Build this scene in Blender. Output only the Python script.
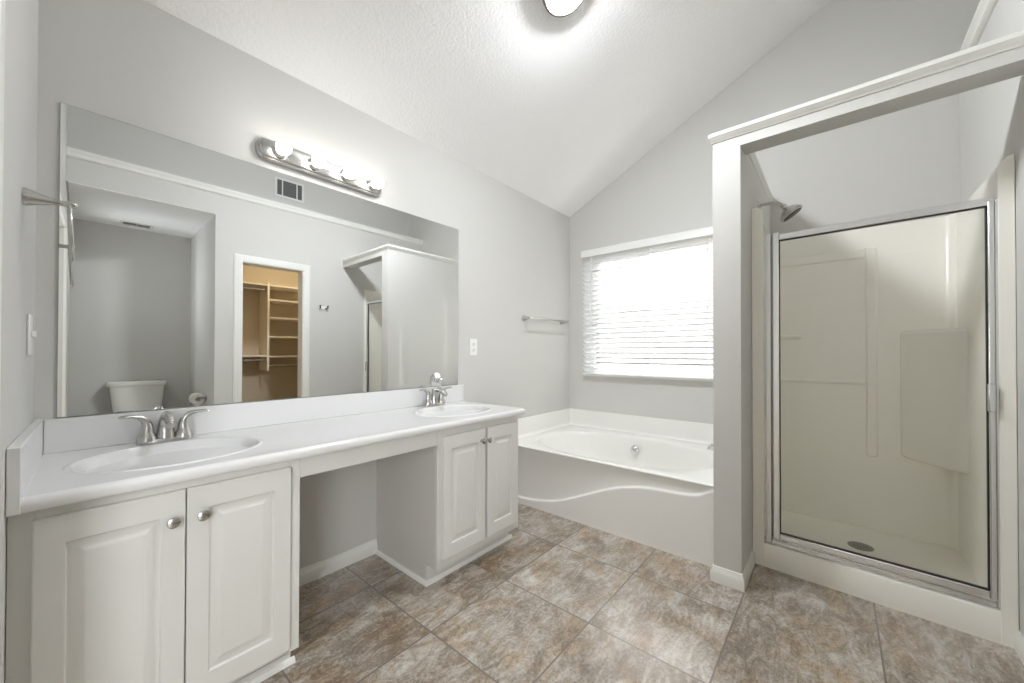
import bpy, bmesh, math, random
from mathutils import Vector, Matrix

S = bpy.context.scene
for o in list(bpy.data.objects):
    bpy.data.objects.remove(o, do_unlink=True)

# ------------------------------------------------------------------ camera
F_PX, YAW, PITCH, ROLL, SY, SX = 380.97, 0.7020, 0.0082, 0.0019, 7.2945, 0.8075
CAM = Vector((0.0583, -1.9716, 1.125))
cd = bpy.data.cameras.new('camera')
cam = bpy.data.objects.new('camera', cd)
S.collection.objects.link(cam)
cd.sensor_width = 36.0
cd.sensor_fit = 'HORIZONTAL'
cd.lens = F_PX * 36.0 / 1024.0
cd.shift_x = -SX / 1024.0
cd.shift_y = SY / 1024.0
cd.clip_start = 0.01
fwd = Vector((math.cos(YAW) * math.cos(PITCH), math.sin(YAW) * math.cos(PITCH), math.sin(PITCH)))
rt = Vector((math.sin(YAW), -math.cos(YAW), 0))
up = rt.cross(fwd)
r2 = rt * math.cos(ROLL) + up * math.sin(ROLL)
u2 = up * math.cos(ROLL) - rt * math.sin(ROLL)
cam.matrix_world = Matrix(((r2.x, u2.x, -fwd.x, CAM.x), (r2.y, u2.y, -fwd.y, CAM.y), (r2.z, u2.z, -fwd.z, CAM.z), (0, 0, 0, 1)))
S.camera = cam

# ------------------------------------------------------------------ light and exposure
EXPOSURE = 0.23
SKY_STRENGTH = 4.2
SUN_STRENGTH = 9.5
BULB_STRENGTH = 11.0
DOME_STRENGTH = 290.0
S.view_settings.view_transform = 'Standard'
S.view_settings.look = 'None'
S.view_settings.gamma = 1.0
S.view_settings.use_curve_mapping = False
S.view_settings.exposure = EXPOSURE
S.cycles.use_denoising = True
S.cycles.max_bounces = 14
S.cycles.diffuse_bounces = 8
S.cycles.glossy_bounces = 8
S.cycles.transparent_max_bounces = 12
S.cycles.sample_clamp_indirect = 6.0
S.cycles.caustics_reflective = False
S.cycles.caustics_refractive = False

world = bpy.data.worlds.new('daylight')
S.world = world
world.use_nodes = True
bg = world.node_tree.nodes['Background']
bg.inputs['Color'].default_value = (0.91, 0.955, 1.0, 1)
bg.inputs['Strength'].default_value = SKY_STRENGTH

sd = bpy.data.lights.new('sun', 'SUN')
sd.energy = SUN_STRENGTH
sd.angle = math.radians(0.6)
sd.color = (1.0, 0.96, 0.9)
sun = bpy.data.objects.new('sun', sd)
S.collection.objects.link(sun)
sun.location = (6, 2, 4)
sun.rotation_euler = Vector((-1.0, -0.76, -0.54)).to_track_quat('-Z', 'Y').to_euler()

# added fill light in an unseen room behind the camera, shining through the doorway
FILL_POWER = 62.0
bd = bpy.data.lights.new('room_fill_light', 'AREA')
bd.shape = 'RECTANGLE'
bd.size, bd.size_y = 1.2, 1.7
bd.energy = FILL_POWER
bd.color = (0.93, 0.965, 1.0)
bdo = bpy.data.objects.new('room_fill_light', bd)
S.collection.objects.link(bdo)
bdo.location = (-0.80, -3.14, 1.30)
bdo.rotation_euler = Vector((0.90, 1.0, 0.0)).to_track_quat('-Z', 'Y').to_euler()

# ------------------------------------------------------------------ material helpers
def nodes(name):
    m = bpy.data.materials.new(name)
    m.use_nodes = True
    nt = m.node_tree
    return m, nt, nt.nodes['Principled BSDF'], nt.nodes['Material Output']

def srgb(r, g, b):
    f = lambda c: (c / 255 / 12.92) if c / 255 <= 0.04045 else ((c / 255 + 0.055) / 1.055) ** 2.4
    return (f(r), f(g), f(b), 1)

def mat(name, col, rough=0.5, metal=0.0, bump=0.0, bscale=120.0, spec=0.5, coat=0.0, var=0.0, vscale=3.0, anis=0.0):
    m, nt, p, out = nodes(name)
    p.inputs['Base Color'].default_value = col
    p.inputs['Roughness'].default_value = rough
    p.inputs['Metallic'].default_value = metal
    p.inputs['Specular IOR Level'].default_value = spec
    p.inputs['Coat Weight'].default_value = coat
    if anis:
        p.inputs['Anisotropic'].default_value = anis
    tc = nt.nodes.new('ShaderNodeTexCoord')
    if bump:
        n = nt.nodes.new('ShaderNodeTexNoise')
        n.inputs['Scale'].default_value = bscale
        n.inputs['Detail'].default_value = 3
        b = nt.nodes.new('ShaderNodeBump')
        b.inputs['Strength'].default_value = bump
        b.inputs['Distance'].default_value = 0.004
        nt.links.new(tc.outputs['Object'], n.inputs['Vector'])
        nt.links.new(n.outputs['Fac'], b.inputs['Height'])
        nt.links.new(b.outputs['Normal'], p.inputs['Normal'])
    if var:
        n2 = nt.nodes.new('ShaderNodeTexNoise')
        n2.inputs['Scale'].default_value = vscale
        n2.inputs['Detail'].default_value = 4
        mx = nt.nodes.new('ShaderNodeMix')
        mx.data_type = 'RGBA'
        mx.inputs[6].default_value = tuple(c * (1 - var) for c in col[:3]) + (1,)
        mx.inputs[7].default_value = tuple(min(1, c * (1 + var)) for c in col[:3]) + (1,)
        nt.links.new(tc.outputs['Object'], n2.inputs['Vector'])
        nt.links.new(n2.outputs['Fac'], mx.inputs[0])
        nt.links.new(mx.outputs[2], p.inputs['Base Color'])
    return m

def emit_mat(name, col, strength):
    m, nt, p, out = nodes(name)
    p.inputs['Base Color'].default_value = (0.9, 0.9, 0.9, 1)
    p.inputs['Emission Color'].default_value = col
    p.inputs['Emission Strength'].default_value = strength
    p.inputs['Roughness'].default_value = 0.3
    return m

M = {}
M['wall'] = mat('wall_paint', srgb(210, 209, 206), 0.75, bump=0.10, bscale=160, spec=0.25)
M['ceiling'] = mat('ceiling_texture', srgb(249, 249, 249), 0.9, bump=1.0, bscale=70, spec=0.1)
M['trim'] = mat('white_trim_paint', srgb(236, 236, 232), 0.35, spec=0.4)
M['cabinet'] = mat('cabinet_white', srgb(217, 216, 212), 0.38, spec=0.4, var=0.015, vscale=5)
M['cabinet_side'] = mat('cabinet_side_laminate', srgb(208, 206, 202), 0.5, spec=0.3)
M['counter'] = mat('cultured_marble', srgb(229, 229, 229), 0.16, spec=0.5, coat=0.2, var=0.01, vscale=7)
M['tub'] = mat('white_acrylic', srgb(240, 239, 236), 0.14, spec=0.5)
M['fiberglass'] = mat('bone_fiberglass', srgb(247, 245, 237), 0.25, spec=0.5)
M['chrome'] = mat('chrome', (0.82, 0.82, 0.83, 1), 0.08, metal=1.0)
M['aluminium'] = mat('polished_aluminium', (0.80, 0.80, 0.80, 1), 0.24, metal=1.0)
M['nickel'] = mat('brushed_nickel', (0.54, 0.535, 0.515, 1), 0.26, metal=1.0, bump=0.03, bscale=300)
M['dark_nickel'] = mat('dark_nickel', (0.22, 0.215, 0.20, 1), 0.3, metal=1.0)
M['dark_metal'] = mat('dark_metal', (0.05, 0.05, 0.05, 1), 0.4, metal=0.6)
M['black'] = mat('black_gasket', (0.02, 0.02, 0.02, 1), 0.6)
M['porcelain'] = mat('porcelain', srgb(232, 231, 226), 0.12, spec=0.5)
M['plastic'] = mat('white_plastic', srgb(238, 238, 236), 0.35, spec=0.45)
M['slot'] = mat('dark_slot', (0.12, 0.12, 0.12, 1), 0.6)
M['vent'] = mat('vent_enamel', srgb(226, 226, 222), 0.4)
M['duct'] = mat('duct_dark', (0.15, 0.15, 0.15, 1), 0.8)
M['paper'] = mat('tissue_paper', srgb(240, 238, 232), 0.95, spec=0.1)
M['closet_wall'] = mat('closet_wall_paint', srgb(206, 194, 172), 0.8, bump=0.1, bscale=160, spec=0.2)
M['closet_shelf'] = mat('closet_shelf_paint', srgb(228, 220, 204), 0.55)
M['mirror'] = mat('mirror_silver', (0.90, 0.91, 0.905, 1), 0.0, metal=1.0)
M['mirror_edge'] = mat('mirror_edge_glass', (0.25, 0.30, 0.28, 1), 0.2)
M['grass'] = mat('lawn', (0.045, 0.05, 0.035, 1), 0.9, var=0.3, vscale=8)
M['backdrop'] = mat('backdrop_paint', (0.07, 0.07, 0.07, 1), 0.8)
M['fence'] = mat('fence_wood', (0.035, 0.032, 0.03, 1), 0.8, var=0.2, vscale=4)
M['bulb'] = emit_mat('lit_bulb_glass', (1.0, 0.97, 0.92, 1), BULB_STRENGTH)
M['dome'] = emit_mat('lit_dome_glass', (0.94, 0.97, 1.0, 1), DOME_STRENGTH)
M['closet_lamp'] = emit_mat('closet_lamp_glass', (1.0, 0.84, 0.60, 1), 80.0)

def glass_mat():
    m, nt, p, out = nodes('shower_glass')
    nt.nodes.remove(p)
    tr = nt.nodes.new('ShaderNodeBsdfTransparent')
    tr.inputs['Color'].default_value = (0.998, 0.998, 0.996, 1)
    gl = nt.nodes.new('ShaderNodeBsdfGlossy')
    gl.inputs['Roughness'].default_value = 0.02
    # Schlick reflectance, the same on both faces of the pane
    geo = nt.nodes.new('ShaderNodeNewGeometry')
    dt = nt.nodes.new('ShaderNodeVectorMath')
    dt.operation = 'DOT_PRODUCT'
    nt.links.new(geo.outputs['Normal'], dt.inputs[0])
    nt.links.new(geo.outputs['Incoming'], dt.inputs[1])
    prev = dt.outputs['Value']
    for op, val in (('ABSOLUTE', None), ('SUBTRACT', 1.0), ('POWER', 5.0), ('MULTIPLY_ADD', 0.965)):
        mn = nt.nodes.new('ShaderNodeMath')
        mn.operation = op
        if op == 'SUBTRACT':
            mn.inputs[0].default_value = 1.0
            nt.links.new(prev, mn.inputs[1])
        else:
            nt.links.new(prev, mn.inputs[0])
            if val is not None:
                mn.inputs[1].default_value = val
            if op == 'MULTIPLY_ADD':
                mn.inputs[2].default_value = 0.022
        mn.use_clamp = op != 'ABSOLUTE'
        prev = mn.outputs[0]
    mx = nt.nodes.new('ShaderNodeMixShader')
    nt.links.new(prev, mx.inputs['Fac'])
    nt.links.new(tr.outputs[0], mx.inputs[1])
    nt.links.new(gl.outputs[0], mx.inputs[2])
    nt.links.new(mx.outputs[0], out.inputs['Surface'])
    return m
M['glass'] = glass_mat()

def blind_mat():
    m, nt, p, out = nodes('blind_slat_white')
    p.inputs['Base Color'].default_value = srgb(245, 245, 243)
    p.inputs['Roughness'].default_value = 0.45
    tl = nt.nodes.new('ShaderNodeBsdfTranslucent')
    tl.inputs['Color'].default_value = (0.92, 0.92, 0.92, 1)
    mx = nt.nodes.new('ShaderNodeMixShader')
    mx.inputs['Fac'].default_value = 0.62
    nt.links.new(p.outputs[0], mx.inputs[1])
    nt.links.new(tl.outputs[0], mx.inputs[2])
    nt.links.new(mx.outputs[0], out.inputs['Surface'])
    return m
M['blind'] = blind_mat()

def tile_mat():
    X0, Y0, PX, PY, G = 1.0225, -0.2700, 0.4555, 0.4575, 0.0024
    m, nt, p, out = nodes('slate_floor_tile')
    N = nt.nodes.new
    L = nt.links.new
    geo = N('ShaderNodeNewGeometry')
    sep = N('ShaderNodeSeparateXYZ')
    L(geo.outputs['Position'], sep.inputs[0])
    def mth(op, a, b=None, c=None):
        n = N('ShaderNodeMath')
        n.operation = op
        for i, v in enumerate((a, b, c)):
            if v is None:
                continue
            if isinstance(v, (int, float)):
                n.inputs[i].default_value = v
            else:
                L(v, n.inputs[i])
        return n.outputs[0]
    u = mth('DIVIDE', mth('SUBTRACT', sep.outputs['X'], X0), PX)
    v = mth('DIVIDE', mth('SUBTRACT', sep.outputs['Y'], Y0), PY)
    # by the shower the tiles are laid double width
    fv = mth('FLOOR', v)
    far_row = mth('LESS_THAN', fv, -3.5)
    u2 = mth('DIVIDE', mth('SUBTRACT', sep.outputs['X'], X0 + PX), 0.985)
    u = mth('ADD', mth('MULTIPLY', u, mth('SUBTRACT', 1.0, far_row)), mth('MULTIPLY', u2, far_row))
    fu = mth('FLOOR', u)
    du, dv = mth('FRACT', u), mth('FRACT', v)
    eu = mth('MULTIPLY', mth('MINIMUM', du, mth('SUBTRACT', 1.0, du)), PX)
    ev = mth('MULTIPLY', mth('MINIMUM', dv, mth('SUBTRACT', 1.0, dv)), PY)
    wob = N('ShaderNodeTexNoise')
    wob.inputs['Scale'].default_value = 60
    L(geo.outputs['Position'], wob.inputs['Vector'])
    e = mth('ADD', mth('MINIMUM', eu, ev), mth('MULTIPLY', mth('SUBTRACT', wob.outputs['Fac'], 0.5), 0.0016))
    grout = N('ShaderNodeMapRange')
    grout.inputs['From Min'].default_value = G
    grout.inputs['From Max'].default_value = G + 0.0014
    L(e, grout.inputs['Value'])
    idv = N('ShaderNodeCombineXYZ')
    L(fu, idv.inputs[0])
    L(fv, idv.inputs[1])
    wn = N('ShaderNodeTexWhiteNoise')
    wn.noise_dimensions = '3D'
    L(idv.outputs[0], wn.inputs['Vector'])
    off = N('ShaderNodeVectorMath')
    off.operation = 'SCALE'
    off.inputs['Scale'].default_value = 30.0
    L(wn.outputs['Color'], off.inputs[0])
    pos = N('ShaderNodeVectorMath')
    pos.operation = 'ADD'
    L(geo.outputs['Position'], pos.inputs[0])
    L(off.outputs[0], pos.inputs[1])
    # broad cloudy patches
    n1 = N('ShaderNodeTexNoise')
    n1.inputs['Scale'].default_value = 4.2
    n1.inputs['Detail'].default_value = 6
    n1.inputs['Roughness'].default_value = 0.62
    n1.inputs['Distortion'].default_value = 0.9
    L(pos.outputs[0], n1.inputs['Vector'])
    # streaky veining of the cleft slate
    mp = N('ShaderNodeMapping')
    mp.inputs['Rotation'].default_value = (0, 0, 0.35)
    mp.inputs['Scale'].default_value = (4.5, 12.0, 5.0)
    L(pos.outputs[0], mp.inputs['Vector'])
    n2 = N('ShaderNodeTexNoise')
    n2.inputs['Scale'].default_value = 1.6
    n2.inputs['Detail'].default_value = 9
    n2.inputs['Roughness'].default_value = 0.72
    n2.inputs['Distortion'].default_value = 1.6
    L(mp.outputs[0], n2.inputs['Vector'])
    n3 = N('ShaderNodeTexNoise')
    n3.inputs['Scale'].default_value = 85
    n3.inputs['Detail'].default_value = 6
    n3.inputs['Roughness'].default_value = 0.75
    L(pos.outputs[0], n3.inputs['Vector'])
    ramp = N('ShaderNodeValToRGB')
    cr = ramp.color_ramp
    cr.elements[0].position = 0.30
    cr.elements[0].color = srgb(98, 87, 75)
    cr.elements[1].position = 0.68
    cr.elements[1].color = srgb(212, 207, 200)
    el = cr.elements.new(0.44)
    el.color = srgb(142, 130, 116)
    el = cr.elements.new(0.54)
    el.color = srgb(177, 168, 157)
    mixf = mth('ADD', mth('MULTIPLY', n1.outputs['Fac'], 0.45), mth('MULTIPLY', n2.outputs['Fac'], 0.55))
    mixf = mth('ADD', mixf, mth('MULTIPLY', mth('SUBTRACT', n3.outputs['Fac'], 0.5), 0.46))
    mixf = mth('ADD', mixf, mth('MULTIPLY', mth('SUBTRACT', wn.outputs['Value'], 0.5), 0.05))
    L(mixf, ramp.inputs['Fac'])
    n4 = N('ShaderNodeTexNoise')
    n4.inputs['Scale'].default_value = 5.0
    n4.inputs['Detail'].default_value = 5
    n4.inputs['Roughness'].default_value = 0.6
    n4.inputs['Distortion'].default_value = 0.5
    off4 = N('ShaderNodeVectorMath')
    off4.operation = 'ADD'
    off4.inputs[1].default_value = (13.7, 4.1, 8.8)
    L(pos.outputs[0], off4.inputs[0])
    L(off4.outputs[0], n4.inputs['Vector'])
    rust = N('ShaderNodeMapRange')
    rust.inputs['From Min'].default_value = 0.47
    rust.inputs['From Max'].default_value = 0.64
    L(n4.outputs['Fac'], rust.inputs['Value'])
    rm = N('ShaderNodeMix')
    rm.data_type = 'RGBA'
    rm.blend_type = 'MULTIPLY'
    rm.inputs[7].default_value = (0.86, 0.73, 0.60, 1)
    L(rust.outputs[0], rm.inputs[0])
    L(ramp.outputs['Color'], rm.inputs[6])
    vein = N('ShaderNodeMapRange')
    vein.inputs['From Min'].default_value = 0.0
    vein.inputs['From Max'].default_value = 0.022
    vein.inputs['To Min'].default_value = 0.72
    vein.inputs['To Max'].default_value = 1.0
    L(mth('ABSOLUTE', mth('SUBTRACT', n2.outputs['Fac'], 0.47)), vein.inputs['Value'])
    vm = N('ShaderNodeMix')
    vm.data_type = 'RGBA'
    vm.blend_type = 'MULTIPLY'
    vm.inputs[0].default_value = 0.8
    L(rm.outputs[2], vm.inputs[6])
    L(vein.outputs[0], vm.inputs[7])
    gm = N('ShaderNodeMix')
    gm.data_type = 'RGBA'
    gm.inputs[6].default_value = srgb(112, 104, 95)
    L(grout.outputs[0], gm.inputs[0])
    L(vm.outputs[2], gm.inputs[7])
    L(gm.outputs[2], p.inputs['Base Color'])
    p.inputs['Roughness'].default_value = 0.24
    p.inputs['Specular IOR Level'].default_value = 0.8
    p.inputs['Coat Weight'].default_value = 1.0
    p.inputs['Coat Roughness'].default_value = 0.14
    bp_ = N('ShaderNodeBump')
    bp_.inputs['Strength'].default_value = 0.14
    bp_.inputs['Distance'].default_value = 0.004
    hh = mth('ADD', mth('MULTIPLY', n2.outputs['Fac'], 0.7), mth('MULTIPLY', n3.outputs['Fac'], 0.2))
    hh = mth('MULTIPLY', hh, grout.outputs[0])
    L(hh, bp_.inputs['Height'])
    L(bp_.outputs['Normal'], p.inputs['Normal'])
    return m
M['tile'] = tile_mat()

# ------------------------------------------------------------------ mesh helpers
def BM():
    return bmesh.new()

def obj(name, bm, m, parent=None, smooth=None, bevel=0.0, seg=2):
    bmesh.ops.remove_doubles(bm, verts=bm.verts, dist=1e-6)
    bmesh.ops.recalc_face_normals(bm, faces=bm.faces)
    me = bpy.data.meshes.new(name)
    bm.to_mesh(me)
    bm.free()
    for mm in (m if isinstance(m, (list, tuple)) else [m]):
        me.materials.append(mm)
    o = bpy.data.objects.new(name, me)
    S.collection.objects.link(o)
    if parent:
        o.parent = parent
        o.matrix_parent_inverse = parent_world(parent).inverted()
    if bevel:
        b = o.modifiers.new('bevel', 'BEVEL')
        b.width = bevel
        b.segments = seg
        b.limit_method = 'ANGLE'
        b.angle_limit = math.radians(40)
        b.harden_normals = False
    if smooth is not None or bevel:
        ang = math.radians(smooth if smooth is not None else 40)
        me.shade_smooth()
        me.set_sharp_from_angle(angle=ang)
    return o

def parent_world(o):
    mw = Matrix.Translation(o.location) @ o.rotation_euler.to_matrix().to_4x4()
    if o.parent:
        return parent_world(o.parent) @ o.matrix_parent_inverse @ mw
    return mw

def thing(name, label, cat, loc, group=None):
    o = bpy.data.objects.new(name, None)
    o.empty_display_size = 0.05
    S.collection.objects.link(o)
    o.location = loc
    o['label'] = label
    o['category'] = cat
    if group:
        o['group'] = group
    return o

def tag(o, label, cat, group=None):
    o['label'] = label
    o['category'] = cat
    if group:
        o['group'] = group
    return o

def struct(name, bm, m, parent=None, **k):
    o = obj(name, bm, m, parent, **k)
    if parent is None:
        o['kind'] = 'structure'
    return o

def hexa(bm, c):
    """c: 8 corners, bottom loop 4 then top loop 4"""
    v = [bm.verts.new(p) for p in c]
    for f in ((3, 2, 1, 0), (4, 5, 6, 7), (0, 1, 5, 4), (1, 2, 6, 5), (2, 3, 7, 6), (3, 0, 4, 7)):
        bm.faces.new([v[i] for i in f])

def box(bm, x0, x1, y0, y1, z0, z1):
    hexa(bm, [(x0, y0, z0), (x1, y0, z0), (x1, y1, z0), (x0, y1, z0), (x0, y0, z1), (x1, y0, z1), (x1, y1, z1), (x0, y1, z1)])

def prism(bm, poly, axis, a0, a1):
    """extrude a 2-D polygon along an axis; poly in the other two axes, in xyz order"""
    def mk(p, a):
        if axis == 'x':
            return (a, p[0], p[1])
        if axis == 'y':
            return (p[0], a, p[1])
        return (p[0], p[1], a)
    A = [bm.verts.new(mk(p, a0)) for p in poly]
    B = [bm.verts.new(mk(p, a1)) for p in poly]
    n = len(poly)
    bm.faces.new(A)
    bm.faces.new(B[::-1])
    for i in range(n):
        bm.faces.new((A[i], A[(i + 1) % n], B[(i + 1) % n], B[i]))

def frame_of(d):
    d = Vector(d).normalized()
    a = Vector((0, 0, 1)) if abs(d.z) < 0.9 else Vector((1, 0, 0))
    u = d.cross(a).normalized()
    return d, u, d.cross(u).normalized()

def lathe(bm, profile, origin, axis, seg=32, sx=1.0, sy=1.0):
    """profile: (radius, distance along axis)"""
    d, u, w = frame_of(axis)
    o = Vector(origin)
    rings = []
    for r, t in profile:
        if r < 1e-6:
            rings.append([bm.verts.new(o + d * t)])
        else:
            rings.append([bm.verts.new(o + d * t + u * (r * sx * math.cos(2 * math.pi * i / seg)) + w * (r * sy * math.sin(2 * math.pi * i / seg))) for i in range(seg)])
    for a, b in zip(rings, rings[1:]):
        if len(a) == 1 and len(b) == 1:
            continue
        for i in range(seg):
            j = (i + 1) % seg
            if len(a) == 1:
                bm.faces.new((a[0], b[i], b[j]))
            elif len(b) == 1:
                bm.faces.new((a[i], a[j], b[0]))
            else:
                bm.faces.new((a[i], a[j], b[j], b[i]))
    for r in (rings[0], rings[-1]):
        if len(r) > 1:
            bm.faces.new(r)

def cyl(bm, p0, p1, r0, r1=None, seg=20):
    p0, p1 = Vector(p0), Vector(p1)
    lathe(bm, [(r0, 0), (r0 if r1 is None else r1, (p1 - p0).length)], p0, p1 - p0, seg)

def sweep(bm, pts, radii, seg=16, flat=None):
    """tube along points; radii: number, list of r or list of (ru, rw)"""
    pts = [Vector(p) for p in pts]
    n = len(pts)
    if isinstance(radii, (int, float)):
        radii = [radii] * n
    rings = []
    pu = None
    for i, p in enumerate(pts):
        d = (pts[min(i + 1, n - 1)] - pts[max(i - 1, 0)]).normalized()
        if pu is None:
            _, u, w = frame_of(d)
            if flat is not None:
                u = (Vector(flat) - d * Vector(flat).dot(d)).normalized()
        else:
            u = (pu - d * pu.dot(d)).normalized()
        w = d.cross(u)
        pu = u
        r = radii[i]
        ru, rw = (r, r) if isinstance(r, (int, float)) else r
        rings.append([bm.verts.new(p + u * ru * math.cos(2 * math.pi * k / seg) + w * rw * math.sin(2 * math.pi * k / seg)) for k in range(seg)])
    for a, b in zip(rings, rings[1:]):
        for k in range(seg):
            bm.faces.new((a[k], a[(k + 1) % seg], b[(k + 1) % seg], b[k]))
    bm.faces.new(rings[0])
    bm.faces.new(rings[-1])

def bez(ctrl, n=14):
    ctrl = [Vector(c) for c in ctrl]
    out = []
    for i in range(n + 1):
        t = i / n
        q = list(ctrl)
        while len(q) > 1:
            q = [a.lerp(b, t) for a, b in zip(q, q[1:])]
        out.append(q[0])
    return out

def catmull(pts, n=6):
    pts = [Vector(p) for p in pts]
    P = [pts[0] * 2 - pts[1]] + pts + [pts[-1] * 2 - pts[-2]]
    out = []
    for i in range(1, len(P) - 2):
        for k in range(n):
            t = k / n
            a, b, c, d = P[i - 1], P[i], P[i + 1], P[i + 2]
            out.append(0.5 * ((2 * b) + (c - a) * t + (2 * a - 5 * b + 4 * c - d) * t * t + (3 * b - a - 3 * c + d) * t ** 3))
    out.append(pts[-1])
    return out

def sphere(bm, c, r, seg=24, rings=14):
    prof = [(r * math.sin(math.pi * i / rings), -r * math.cos(math.pi * i / rings)) for i in range(rings + 1)]
    prof[0] = (0, -r)
    prof[-1] = (0, r)
    lathe(bm, prof, c, (0, 0, 1), seg)

# ------------------------------------------------------------------ room dimensions
LX = 3.244            # window wall
DY = -2.500           # opposite wall
XS = 2.1425           # end face of the shower partition
CZ0, CS = 2.439, 0.489
RY = -2.815           # wall above the plant ledge
def ceil_z(y):
    return CZ0 - CS * y

# ------------------------------------------------------------------ structure
bm = BM()
prism(bm, [(-0.4, 0.02), (LX + 0.02, 0.02), (LX + 0.02, -4.0), (-0.4, -4.0)], 'z', -0.05, 0.0)
struct('floor', bm, M['tile'])

bm = BM()
box(bm, -0.15, LX + 0.15, 0.0, 0.12, -0.05, CZ0 - 0.001)
struct('wall_north', bm, M['wall'])

# window wall with its opening, gable top
WY0, WY1, WZ0, WZ1 = -1.298, -0.180, 0.935, 2.066
bm = BM()
yb = -2.95
prism(bm, [(0.0, -0.05), (WY1, -0.05), (WY1, ceil_z(WY1)), (0.0, CZ0)], 'x', LX, LX + 0.13)
prism(bm, [(WY1, -0.05), (WY0, -0.05), (WY0, WZ0), (WY1, WZ0)], 'x', LX, LX + 0.13)
prism(bm, [(WY1, WZ1), (WY0, WZ1), (WY0, ceil_z(WY0)), (WY1, ceil_z(WY1))], 'x', LX, LX + 0.13)
prism(bm, [(WY0, -0.05), (yb, -0.05), (yb, ceil_z(yb)), (WY0, ceil_z(WY0))], 'x', LX, LX + 0.13)
struct('wall_east', bm, M['wall'])

bm = BM()
prism(bm, [(0.14, ceil_z(0.14)), (yb, ceil_z(yb)), (yb, ceil_z(yb) + 0.12), (0.14, ceil_z(0.14) + 0.12)], 'x', -0.25, LX + 0.15)
struct('ceiling', bm, M['ceiling'])

# left wall: slightly out of square, with a doorway
def wallseg(bm, p0, p1, z0, z1=None, th=0.12):
    (xa, ya), (xb, yb_) = p0, p1
    za = ceil_z(ya) if z1 is None else z1
    zb = ceil_z(yb_) if z1 is None else z1
    hexa(bm, [(xa, ya, z0), (xa - th, ya, z0), (xb - th, yb_, z0), (xb, yb_, z0), (xa, ya, za), (xa - th, ya, za), (xb - th, yb_, zb), (xb, yb_, zb)])
bm = BM()
DRA, DRB = -0.86, -2.34  # doorway opened wide so that more fill light gets in
wallseg(bm, (0, 0), (-0.0250, -0.655), -0.05)
wallseg(bm, (-0.0250, -0.655), (-0.030, DRA), -0.05)
wallseg(bm, (-0.030, DRA), (0.015, DRB), 2.03)
wallseg(bm, (0.015, DRB), (0.022, RY), -0.05)
wallseg(bm, (0.03, RY), (0.03, -3.00), -0.05, 2.5)
wallseg(bm, (0.03, -3.00), (0.03, -3.50), -0.05, 1.45)
wallseg(bm, (0.03, -3.00), (0.03, -3.50), 2.10, 2.5)
wallseg(bm, (0.03, -3.50), (0.03, -3.82), -0.05, 2.5)
struct('wall_west', bm, M['wall'])
# casing of the doorway the camera looks in from
bm = BM()
def casing_box(y0, y1, z0, z1):
    xa, xb = -0.030 + 0.045 * max(0, (DRA - y0) / (DRA - DRB)), -0.030 + 0.045 * max(0, (DRA - y1) / (DRA - DRB))
    hexa(bm, [(xa, y0, z0), (xa + 0.0145, y0, z0), (xb + 0.0145, y1, z0), (xb, y1, z0), (xa, y0, z1), (xa + 0.0145, y0, z1), (xb + 0.0145, y1, z1), (xb, y1, z1)])
casing_box(DRA + 0.075, DRA, 0, 2.03)
casing_box(DRB, DRB - 0.075, 0, 2.03)
casing_box(DRA + 0.075, DRB - 0.075, 2.03, 2.105)
struct('trim_1', bm, M['trim'], bevel=0.003)
# added white room beyond the doorway, built to hold and bounce the fill light
BX0, BYA, BYB = -1.55, -0.80, -3.10
bm = BM()
box(bm, BX0, -0.12, BYB, BYA, -0.06, -0.004)
struct('floor_fill_room', bm, M['closet_wall'])
bm = BM()
box(bm, BX0, -0.141, BYA, BYA + 0.08, -0.06, 2.44)
box(bm, BX0 - 0.06, BX0, BYB - 0.16, BYA + 0.08, -0.06, 2.44)
box(bm, BX0, -0.121, BYB - 0.16, BYB - 0.08, -0.06, 2.44)
box(bm, BX0, -1.42, BYB - 0.08, BYB, -0.06, 2.44)
box(bm, -0.18, -0.121, BYB - 0.08, BYB, -0.06, 2.44)
box(bm, -1.42, -0.18, BYB - 0.08, BYB, -0.06, 0.44)
box(bm, -1.42, -0.18, BYB - 0.08, BYB, 2.16, 2.44)
struct('wall_fill_room', bm, M['wall'])
bm = BM()
box(bm, BX0 - 0.06, -0.121, BYB - 0.08, BYA + 0.08, 2.44, 2.52)
struct('ceiling_fill_room', bm, M['ceiling'])
bm = BM()
for x0, x1, z0, z1 in ((-1.42, -1.37, 0.44, 2.16), (-0.23, -0.18, 0.44, 2.16), (-1.37, -0.23, 0.44, 0.49), (-1.37, -0.23, 2.11, 2.16)):
    box(bm, x0, x1, BYB - 0.03, BYB + 0.01, z0, z1)
struct('fill_light_frame', bm, M['trim'])  # frame added around the fill light, out of view

# added sky opening in the left wall, brightens the toilet alcove
bm = BM()
for y0, y1, z0, z1 in ((-3.04, -3.00, 1.45, 2.10), (-3.50, -3.46, 1.45, 2.10), (-3.46, -3.04, 1.45, 1.49), (-3.46, -3.04, 2.06, 2.10)):
    box(bm, -0.03, 0.015, y0, y1, z0, z1)
struct('added_alcove_window', bm, M['trim'])

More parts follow.
